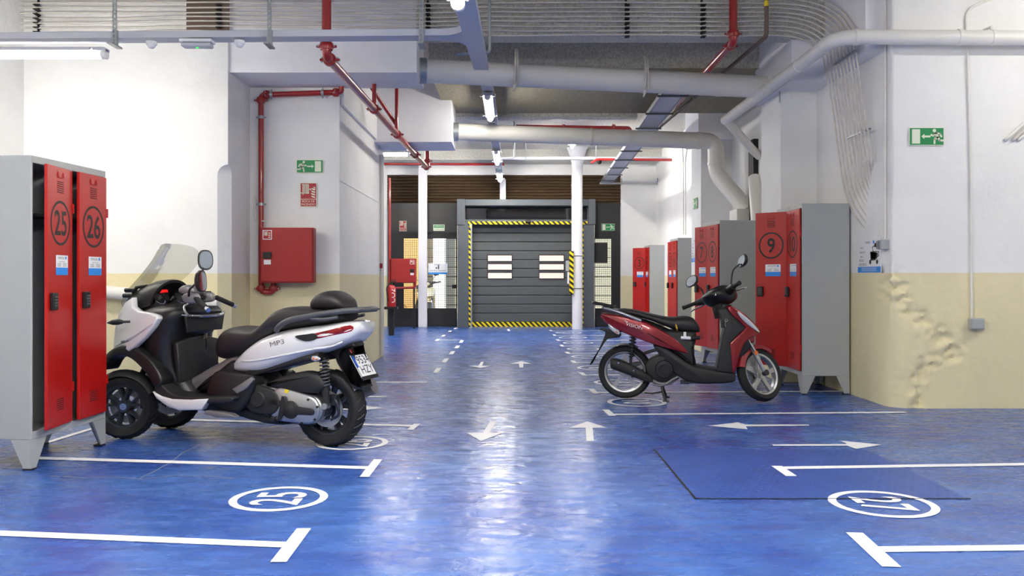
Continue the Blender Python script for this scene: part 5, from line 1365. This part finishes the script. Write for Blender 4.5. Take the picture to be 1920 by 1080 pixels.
# rear mudguard, plate, indicators
mb = MB(); mb.slab(sm([(-.02, .69), (-.10, .725), (-.19, .735), (-.222, .708), (-.215, .694), (-.14, .672), (-.118, .60), (-.205, .455), (-.285, .43), (-.275, .412), (-.215, .41), (-.185, .45), (-.09, .58), (-.07, .63), (-.02, .655)], 2), -.075, .075, .010)
mb.build('rear_mudguard', M['blackm'], S, 50)
tp_ = Vector((-.165, 0, .607)); dn = Vector((-.09, 0, -.148)).normalized(); nn = Vector((-dn.z, 0, dn.x)) * -1
nn = Vector((dn.z, 0, -dn.x)); 
if nn.x > 0: nn = -nn
uu = Vector((0, -1, 0))
B = Matrix(((uu.x, -dn.x, nn.x, 0), (uu.y, -dn.y, nn.y, 0), (uu.z, -dn.z, nn.z, 0), (0, 0, 0, 1)))
MP = Matrix.Translation(tp_ + dn * .082 + nn * .058) @ B
q = MB(MP); q.box(-.11, -.085, -.004, .11, .085, 0); pl_ = q.build('licence_plate', M['white'], S)
q = MB(MP); q.box(-.108, -.01, .0003, -.078, .082, .0012); q.build('blue_band', mat('eu_blue', '1d4fae', .4), pl_)
q = MB(MP); q.text('9534', .085, Matrix.Translation((.018, .042, .0012)), .98); q.text('HZY', .085, Matrix.Translation((.014, -.03, .0012)), 1.0)
for s_ in ((-.11, -.085, -.104, .085), (.104, -.085, .11, .085), (-.11, .079, .11, .085), (-.11, -.085, .11, -.079)): q.box(s_[0], s_[1], .0003, s_[2], s_[3], .0012)
q.build('lettering', M['ink'], pl_)
q = MB(MP); q.box(-.112, -.105, -.006, .112, -.084, .003); q.build('plate_holder', M['ink'], pl_)
q = MB(MP); q.box(-.085, .098, 0, -.045, .125, .008); q.build('reflector', M['lens_red'], S)
for sgn in (1, -1):
    q = MB(); q.tube([(.02, sgn * .10, .635), (.0, sgn * .19, .628)], .009, 8); 
    q.tube([(.03, sgn * .19, .622), (.01, sgn * .205, .622), (-.02, sgn * .21, .620), (-.045, sgn * .21, .620)], [.008, .019, .021, .005], 10)
    if sgn < 0:
        for i, v in enumerate(q.v): q.v[i] = (v[0] - .13, v[1] + .05, v[2] + .03)
    io = q.build('rear_indicator', M['lens_clear'], S, 50)
    q = MB(); ox = -.13 if sgn < 0 else 0; oy = .05 if sgn < 0 else 0; oz = .03 if sgn < 0 else 0; q.tube([(.0 + ox, sgn * .215 + oy, .622 + oz), (-.03 + ox, sgn * .225 + oy, .620 + oz)], [.014, .006], 8); q.build('indicator_lens', M['lens_amber'], io, 50)
mb = MB(); mb.cyl((-.20, .05, .41), (-.21, -.05, .41), .02, n=12); mb.build('plate_lamp', M['lens_clear'], S, 50)
# engine: transmission cover, air box, shocks, exhaust
def stad(x0, z0, r0, x1, z1, r1, n=12):
    a = math.atan2(z1 - z0, x1 - x0); pts = []
    for i in range(n + 1): t = a + math.pi / 2 + math.pi * i / n; pts.append((x0 + r0 * math.cos(t), z0 + r0 * math.sin(t)))
    for i in range(n + 1): t = a - math.pi / 2 + math.pi * i / n; pts.append((x1 + r1 * math.cos(t), z1 + r1 * math.sin(t)))
    return pts
mb = MB(); mb.slab(stad(.42, .325, .105, .06, .275, .10), .08, .185, .02); en = mb.build('transmission_case', M['alu'], S, 50)
mb = MB(); mb.slab(stad(.26, .30, .115, .07, .275, .10), .17, .205, .015); mb.build('transmission_cover', M['alu'], en, 50)
mb = MB(); mb.slab(stad(.455, .33, .10, .36, .315, .09), .165, .215, .015); mb.lathe([(0, .225), (.05, .225), (.06, .212)], (.44, 0, .33), (0, 1, 0), 24); mb.build('fan_cover', M['blackm'], en, 50)
mb = MB(); mb.lathe([(0, .232), (.028, .232), (.034, .226), (.056, .222), (.062, .204)], (.185, 0, .27), (0, 1, 0), 24); mb.slab(stad(.17, .27, .03, .02, .265, .022), .205, .224, .006); mb.slab([(.22, .36), (.20, .30), (.26, .20), (.29, .18), (.27, .26), (.25, .36)], .205, .22, .005); mb.slab([(.36, .30), (.25, .285), (.25, .33), (.36, .35)], .205, .215, .004); mb.build('cover_strut', M['blackm'], en, 50)
mb = MB()
for (x, z) in ((.05, .345), (-.02, .30), (.0, .215), (.10, .185), (.30, .215), (.36, .24)): mb.cyl((x, .2, z), (x, .212, z), .008, n=8)
for i in range(9): mb.box(.36 - i * .014, .186, .20 + i * .001, .367 - i * .014, .20, .225 + i * .001)
mb.build('cover_bolt', M['ink'], en, 50)
mb = MB(); mb.slab([(.235, .385), (.205, .38), (.20, .40), (.23, .408)], .2, .207); mb.build('yellow_sticker', M['yellow'], en)
mb = MB(); mb.slab(sm([(.40, .425), (.34, .46), (.20, .51), (.07, .53), (-.03, .50), (-.06, .43), (.02, .385), (.22, .395)], 3), .09, .20, .025); ab = mb.build('air_box', M['blackm'], S, 50)
mb = MB(); mb.slab(sm([(.62, .20), (.45, .165), (.28, .155), (.14, .18), (.06, .16), (.05, .185), (.2, .215), (.42, .23), (.60, .26)], 3), .10, .17, .015); mb.lathe([(0, .17), (.024, .17), (.024, .20), (.012, .22), (0, .22)], (.325, 0, .20), (0, 1, 0), 14); mb.build('engine_under_guard', M['blackm'], S, 50)
for sgn in (1, -1):
    a_ = Vector((-.04, sgn * .155, .625)); b_ = Vector((-.055, sgn * .15, .30)); 
    mb = MB(); mb.cyl(a_, a_ + (b_ - a_) * .6, .014, n=10); mb.cyl(a_ + (b_ - a_) * .5, b_, .024, n=12); sh = mb.build('shock_absorber', M['blackm'], S, 50)
    q = MB(); spring(q, a_ + (b_ - a_) * .05, a_ + (b_ - a_) * .62, .030, .0055, 8); q.build('spring', M['dgrey'], sh, 60)
    mb = MB(); mb.cyl(b_ + Vector((0, -sgn * .02, 0)), b_ + Vector((0, sgn * .03, 0)), .022, n=12); mb.build('shock_bolt', M['alu'], sh, 50)
mb = MB(); mb.cyl((0, .06, .265), (0, .13, .265), .05, n=20); mb.box(-.11, .075, .30, -.03, .115, .37); mb.tube(catmull([(-.07, .1, .36), (-.11, .11, .32), (-.12, .1, .24), (-.06, .1, .20)], 4), .010, 8); mb.build('rear_caliper', M['dalu'], S, 50)
mb = MB(); mb.tube(catmull([(.50, -.12, .20), (.30, -.17, .19), (.12, -.20, .24), (-.05, -.21, .33), (-.22, -.215, .40)], 5), [.025] * 6 + [.045] * 3 + [.058] * 12, 14); mb.build('exhaust', M['mgrey'], S, 50)
mb = MB(); mb.slab([(-.02, .66), (-.02, .60), (.08, .60), (.55, .47), (.55, .52)], -.2, .2, .01); mb.build('tail_underside', M['blackm'], S, 50)

# ======================================================== red moped
def moped(loc, rz, label, paint, steer=43.0, detail=True, ptype='moped'):
    V = thing('moped', label, 'moped', loc, rz)
    AX = Vector((-.45, 0, .89)).normalized(); SP = Vector((1.205, 0, .258))
    T = Matrix.Translation(SP) @ Matrix.Rotation(math.radians(steer), 4, AX) @ Matrix.Translation(-SP)
    make_wheel(V, 'rear_wheel', None, (0, 0, .258), .256, .196, .050, M['alu'], 5, disc=None, tread=False)
    make_wheel(V, 'front_wheel', T, (1.262, 0, .258), .256, .196, .046, M['alu'], 5, disc=.045, tread=False, dr=.095)
    # fork, mudguard
    for sgn in (1, -1):
        mb = MB(T); mb.cyl((1.262, sgn * .075, .258), (1.13, sgn * .075, .52), .021, n=12); mb.cyl((1.13, sgn * .075, .52), (1.06, sgn * .07, .66), .014, n=10)
        fk = mb.build('fork_leg', M['alu'], V, 50)
        q = MB(T); q.cyl((1.262, sgn * .06, .258), (1.262, sgn * .10, .258), .028, n=12); q.build('axle_nut', M['dalu'], fk, 50)
        q = MB(T); q.cyl((1.165, sgn * .095, .44), (1.165, sgn * .10, .44), .022, n=14); q.build('reflector', M['lens_amber'], fk, 50)
    mb = MB(T); c = Vector((1.262, 0, .258)); rings = []
    for i in range(14):
        a = math.radians(58 + i * 8.6); d = Vector((math.cos(a), 0, math.sin(a))); R_ = .278
        rings.append([c + d * (R_ - .045) + Vector((0, -.07, 0)), c + d * R_ + Vector((0, -.052, 0)), c + d * (R_ + .012), c + d * R_ + Vector((0, .052, 0)), c + d * (R_ - .045) + Vector((0, .07, 0)), c + d * (R_ - .012) + Vector((0, .05, 0)), c + d * (R_ - .004), c + d * (R_ - .012) + Vector((0, -.05, 0))])
    mb.loft(rings); mb.slab([(1.00, .52), (1.10, .62), (1.20, .60), (1.19, .55), (1.10, .54), (1.04, .44)], -.075, .075, .01)
    mb.build('front_mudguard', M['redd'] if paint is M['redp'] else paint, V, 50)
    mb = MB(); mb.slab(sm([(1.16, .53), (1.10, .60), (1.0, .60), (1.0, .42), (1.06, .40)], 3), -.10, .10, .02); mb.build('wheel_well', M['blackm'], V, 50)
    # leg shield and apron
    def wap(x, z): return .195 - .125 * max(0, (x - .99) / .27) ** 1.4 - .25 * max(0, z - .80)
    ap = [(.935, .895), (.975, .905), (1.03, .875), (1.10, .83), (1.17, .765), (1.225, .70), (1.25, .655), (1.215, .628), (1.15, .60), (1.10, .555), (1.055, .46), (1.03, .35), (1.012, .285), (.985, .285), (.975, .40), (.965, .56), (1.06, .655), (1.105, .70), (1.05, .76), (.985, .82)]
    mb = MB(); mb.slab(ap, lambda x, z: -wap(x, z), lambda x, z: wap(x, z), .014); mb.build('front_apron', paint, V, 50)
    for sgn in (1, -1):
        hl = sm([(1.035, .852), (1.10, .812), (1.17, .748), (1.225, .685), (1.238, .655), (1.19, .685), (1.12, .738), (1.06, .80)], 3)
        q = MB(); q.slab(hl, (lambda x, z: wap(x, z) - .03) if sgn > 0 else (lambda x, z: -wap(x, z) - .008), (lambda x, z: wap(x, z) + .008) if sgn > 0 else (lambda x, z: -wap(x, z) + .03), .004); q.build('headlight', M['lens_clear'], V, 50)
    ls = [(.845, .30), (.995, .285), (.985, .42), (.972, .56), (1.06, .655), (1.112, .70), (1.05, .77), (.985, .83), (.94, .885), (.865, .87), (.885, .79), (.905, .735), (.925, .69), (.905, .63), (.885, .52)]
    mb = MB(); mb.slab(ls, lambda x, z: -(wap(x, z) + .004) * (1 if z < .75 else .85), lambda x, z: (wap(x, z) + .004) * (1 if z < .75 else .85), .014); lsh = mb.build('leg_shield', M['blackm'], V, 50)
    q = MB(); q.slab([(.89, .70), (.985, .70), (1.0, .73), (.99, .79), (.90, .80), (.885, .75)], -.178, -.17, .003); q.cyl((.935, -.16, .785), (.93, -.195, .785), .014, n=12); q.build('key_panel', M['ink'], lsh, 50)
    q = MB(); q.lathe([(.014, 0), (.010, .0), (.010, .003), (.014, .003)], (.935, -.20, .77), (0, 1, 0), 14, loop=True); q.tube([(.93, -.198, .765), (.925, -.2, .73), (.93, -.2, .71)], .003, 6); q.build('key_ring', M['chrome'], lsh, 50)
    # floor and lower body
    mb = MB(); mb.slab(sm([(1.0, .30), (.85, .308), (.72, .325), (.60, .36), (.48, .44), (.36, .52), (.27, .53), (.30, .47), (.40, .34), (.48, .255), (.58, .20), (.75, .18), (.99, .195), (1.02, .24)], 3), lambda x, z: -(.10 + .07 * min(1, max(0, (x - .3) / .35))), lambda x, z: .10 + .07 * min(1, max(0, (x - .3) / .35)), .02); mb.build('floor_panel', M['blackm'], V, 50)
    mb = MB(); mb.slab(sm([(.60, .66), (.665, .64), (.66, .56), (.645, .48), (.665, .33), (.60, .36), (.52, .42), (.42, .50), (.30, .60), (.20, .66)], 3), -.125, .125, .025); mb.build('under_seat_body', M['blackm'], V, 50)
    mb = MB(); mb.stations([(-.16, .70, .78, .04), (-.10, .66, .80, .08), (.05, .62, .785, .11), (.2, .58, .76, .12), (.35, .55, .70, .12), (.45, .52, .66, .11)], 20, 3, 3); mb.build('tail_core', M['blackm'], V, 60)
    rp = sm([(-.225, .815), (-.14, .812), (-.02, .797), (.12, .765), (.22, .735), (.34, .672), (.46, .60), (.55, .52), (.60, .447), (.52, .468), (.40, .50), (.27, .538), (.12, .592), (0, .64), (-.09, .685), (-.155, .725)], 3)
    def wt(x): return .155 - .35 * max(0, .10 - x) ** 1.5 - (.03 * max(0, (x - .4) / .2))
    for sgn in (1, -1):
        q = MB(); q.slab(rp, (lambda x, z: wt(x) - .05) if sgn > 0 else (lambda x, z: -wt(x) - .004), (lambda x, z: wt(x) + .004) if sgn > 0 else (lambda x, z: -wt(x) + .05), .014); tp2 = q.build('tail_panel', paint, V, 50)
        if detail:
            q = MB(); Mx = Matrix.Translation((.095, sgn * (wt(.1) + .0045), .708)) @ (Matrix.Rotation(math.pi, 4, 'Z') if sgn > 0 else Matrix.Identity(4)) @ Matrix.Rotation(math.radians(15 if sgn < 0 else -15), 4, 'Y') @ Matrix.Rotation(math.pi / 2, 4, 'X')
            q.text('VISION', .045, Mx, 1.15); q.slab([(-.005, .765), (.03, .735), (.035, .745)], sgn * wt(.0) + sgn * .004 if sgn > 0 else -wt(0) - .006, sgn * wt(0) + .006 if sgn > 0 else -wt(0) - .004); q.build('lettering', M['white'], tp2)
        q = MB(); q.slab(sm([(-.15, .722), (-.09, .685), (-.045, .655), (-.05, .62), (-.09, .635), (-.14, .68)], 3), (.05 if sgn > 0 else -.12), (.12 if sgn > 0 else -.05), .008); li = q.build('rear_indicator', M['lens_clear'], V, 50)
        q = MB(); q.slab([(-.085, .655), (-.06, .645), (-.075, .63)], (.118 if sgn > 0 else -.123), (.123 if sgn > 0 else -.118)); q.build('indicator_lens', M['lens_amber'], li)
    q = MB(); q.slab([(-.15, .73), (-.22, .80), (-.235, .79), (-.17, .715)], -.06, .06, .006); q.build('tail_light', M['lens_red'], V, 50)
    mb = MB(); mb.stations([(-.07, .83, .86, .05), (-.02, .82, .868, .09), (.10, .795, .855, .12), (.24, .755, .822, .14), (.36, .71, .797, .15), (.45, .675, .79, .155), (.55, .65, .80, .155), (.63, .645, .785, .14), (.68, .645, .73, .11), (.70, .65, .69, .07)], 24, 2.7, 4); se = mb.build('seat', M['vinyl'], V, 60)
    if detail:
        q = MB(); q.tube(catmull([(.475, -.158, .735), (.482, -.160, .715), (.488, -.159, .69), (.495, -.156, .665)], 4), [.002] * 3 + [.008] * 7 + [.003] * 3, 6); q.build('seat_tear', mat('seat_foam', 'c09a3a', .9), se, 50)
    # rails and rack
    mb = MB()
    L_ = catmull([(.16, .16, .757), (.05, .165, .80), (-.08, .14, .845), (-.20, .09, .875)], 5)
    mb.tube(L_ + [Vector((p.x, -p.y, p.z)) for p in L_][::-1], .016, 10); gr = mb.build('grab_rail', M['alu'], V, 50)
    mb = MB()
    for yy in (-.085, -.03, .03, .085): mb.tube([(-.10, yy, .882), (-.29, yy, .918)], .011, 8)
    mb.tube([(-.10, -.10, .882), (-.10, .10, .882)], .014, 8).tube([(-.29, -.11, .918), (-.315, 0, .925), (-.29, .11, .918)], .012, 8).tube([(-.13, .06, .885), (-.13, .06, .84)], .012, 8).tube([(-.13, -.06, .885), (-.13, -.06, .84)], .012, 8); mb.build('rear_rack', M['blackm'], V, 50)
    # mudguard and plate flap
    mb = MB(); mb.slab(sm([(-.05, .63), (-.13, .66), (-.235, .675), (-.23, .655), (-.185, .645), (-.20, .58), (-.25, .47), (-.32, .335), (-.315, .35), (-.22, .50), (-.16, .575), (-.05, .59)], 2), -.07, .07, .006); mb.build('rear_mudguard', M['blackm'], V, 50)
    mb = MB(); a_ = math.radians
    rings = []
    for i in range(12):
        a = math.radians(62 + i * 5); d = Vector((math.cos(a), 0, math.sin(a))); c0 = Vector((0, 0, .258))
        rings.append([c0 + d * .262 + Vector((0, -.06, 0)), c0 + d * .275, c0 + d * .262 + Vector((0, .06, 0)), c0 + d * .268])
    mb.loft(rings); mb.build('hugger', M['ink'], V, 50)
    # handlebar assembly turned with the fork
    hc = MB(T); hc.stations([(.74, .97, .99, .05), (.78, .94, 1.03, .12), (.85, .90, 1.075, .15), (.93, .90, 1.09, .15), (1.0, .92, 1.08, .12), (1.05, .96, 1.04, .07)], 22, 2.6, 3); hcv = hc.build('handlebar_cowl', M['blackp'], V, 60)
    q = MB(T); q.slab([(.84, .90), (.86, .78), (.94, .80), (.98, .90)], -.07, .07, .015); q.build('steering_neck', M['blackp'], V, 50)
    q = MB(T); q.stations([(.985, .93, 1.06, .12), (1.03, .94, 1.055, .10), (1.06, .96, 1.03, .06)], 18, 2.6, 3); q.build('headstock_cover', paint, hcv, 60)
    q = MB(T); q.slab([(-.10, 1.055), (.10, 1.055), (.08, 1.10), (-.08, 1.10)], .84, .845)
    q = MB(T); q.add([(.80, -.08, 1.052), (.80, .08, 1.052), (.87, .09, 1.087), (.87, -.09, 1.087)], [(0, 1, 2, 3)]); q.build('speedometer', M['lens_clear'], hcv)
    q = MB(T); q.box(.765, -.10, .96, .772, -.07, .985); q.build('white_label', M['white'], hcv)
    for sgn in (1, -1):
        q = MB(T); q.stations([(.80, .97, 1.02, .03), (.84, .965, 1.03, .035), (.88, .97, 1.025, .03)], 12, 2.6, 2)
        q.v = []; q.f = []; q.mi = []
        q.tube([(.90, sgn * .12, 1.0), (.86, sgn * .22, 1.0), (.835, sgn * .27, .998)], [.045, .036, .026], 14); q.build('switch_housing', M['blackp'], hcv, 50)
        q = MB(T); q.cyl((.835, sgn * .27, .998), (.79, sgn * .39, .985), .018, n=14); q.cyl((.79, sgn * .39, .985), (.785, sgn * .405, .984), .021, n=14); q.build('grip', M['rubber'], hcv, 50)
        q = MB(T); q.tube(catmull([(.90, sgn * .21, .985), (.905, sgn * .26, .975), (.88, sgn * .33, .965), (.865, sgn * .39, .95)], 5), .0075, 8); q.lathe([(0, -.010), (.010, 0), (0, .010)], (.865, sgn * .395, .95), (0, 1, 0), 10); q.build('brake_lever', M['alu'], hcv, 50)
        mirror_part(hcv, T, (.86 + (.05 if sgn < 0 else 0), sgn * (.325 if sgn > 0 else .34), 1.245 if sgn > 0 else 1.235), (-1, 0, .12) if sgn > 0 else (-1, .30, .1), .085, .055, stem=[(.88, sgn * .19, 1.03), (.885, sgn * .215, 1.12), (.875, sgn * .26, 1.17), ((.87, sgn * .29, 1.225) if sgn > 0 else (.905, -.32, 1.21))])
    # engine and silencer on the near flank
    mb = MB(); mb.slab(stad(.36, .30, .095, .02, .262, .07), .055, .13, .015); mb.build('transmission_case', M['dalu'], V, 50)
    mb = MB(); mb.slab(sm([(.46, .36), (.42, .42), (.32, .43), (.22, .38), (.20, .27), (.28, .19), (.40, .18), (.50, .24)], 3), -.11, .11, .02); eg = mb.build('engine_block', M['blackm'], V, 50)
    mb = MB(); mb.lathe([(.0, -.11), (.078, -.11), (.085, -.13), (.078, -.148), (.05, -.15), (.05, -.135), (0, -.135)], (.372, 0, .302), (0, 1, 0), 28); mb.build('fan_cover', M['blackp'], eg, 50)
    mb = MB(); mb.tube(catmull([(.40, -.03, .40), (.45, -.05, .47), (.40, -.05, .52)], 4), .02, 8).tube([(.18, -.04, .44), (.30, -.06, .48), (.42, -.05, .46)], .016, 8); mb.build('intake_hose', M['ink'], eg, 50)
    mb = MB(); mb.stations([(-.13, .33, .37, .02), (-.12, .30, .395, .05), (-.05, .275, .39, .055), (.06, .235, .35, .055), (.16, .195, .295, .05), (.24, .175, .24, .03), (.27, .18, .215, .012)], 20, 2.6, 4)
    mb.v = [(v[0], v[1] - .135, v[2]) for v in mb.v]; mf = mb.build('silencer', M['blackm'], V, 60)
    mb = MB()
    for (x, z) in ((-.05, .36), (.09, .29)): mb.cyl((x, -.185, z), (x, -.197, z), .007, n=8)
    mb.build('shield_bolt', M['chrome'], mf)
    mb = MB(); mb.tube(catmull([(.25, -.13, .20), (.33, -.12, .165), (.42, -.10, .17), (.50, -.06, .22)], 5), .016, 10).tube(catmull([(.27, -.12, .155), (.36, -.12, .15), (.44, -.12, .20), (.50, -.11, .235)], 4), .011, 8); mb.build('exhaust_pipe', M['mgrey'], V, 50)
    mb = MB(); mb.box(.52, -.12, .165, .60, -.05, .20).box(.56, -.14, .175, .80, -.08, .19); mb.build('stand_bracket', M['dalu'], V, bevel=.004)
    a_ = Vector((.085, -.10, .63)); b_ = Vector((.05, -.10, .28)); mb = MB(); mb.cyl(a_, b_, .015, n=10); sh = mb.build('shock_absorber', M['blackm'], V, 50)
    q = MB(); spring(q, a_, a_ + (b_ - a_) * .62, .030, .006, 7); q.build('spring', M['ink'], sh, 60)
    mb = MB()
    for sgn in (1, -1): mb.tube([(.34, sgn * .09, .19), (.36, sgn * .12, .09), (.385, sgn * .15, .008)], [.015, .013, .014], 8)
    mb.cyl((.345, -.11, .15), (.345, .11, .15), .013, n=8).tube([(.36, -.12, .09), (.26, -.15, .075), (.19, -.155, .08)], .008, 8); mb.box(.36, -.17, .0, .42, -.13, .012).box(.36, .13, .0, .42, .17, .012); mb.build('centre_stand', M['ink'], V, 50)
    if detail:
        mb = MB(); mb.cyl((.53, -.13, .60), (.62, -.16, .60), .016, n=12); mb.box(.55, -.145, .60, .575, -.12, .655); hk = mb.build('bag_hook', M['white'], V, 50)
        q = MB(); q.cyl((.61, -.155, .60), (.70, -.16, .605), .018, n=12); q.build('hook_grip', M['rubber'], hk, 50)
        mb = MB(T); mb.tube(catmull([(.93, -.06, .90), (1.02, -.10, .72), (1.10, -.10, .52), (1.20, -.085, .38), (1.25, -.08, .30)], 5), .005, 6); mb.build('brake_hose', M['ink'], V, 50)
    return V
moped((1.098, 8.21, 0), math.radians(-11), 'red moped with black seat and silver wheels on its stand in front of locker 9', M['redp'])
# bikes standing in the sun behind the glass
a_ = moped((-3.65, 25.9, -.02), math.radians(-75), 'pale gold moped parked outside behind the wire glass side light', M['silver_bike'], -25, False)
b_ = dup(a_, 'pale gold moped parked outside behind the wire glass door'); b_.location = (-2.75, 25.0, -.02); b_.rotation_euler.z = math.radians(-70); b_.location.y = 25.9
bpy.context.view_layer.update()
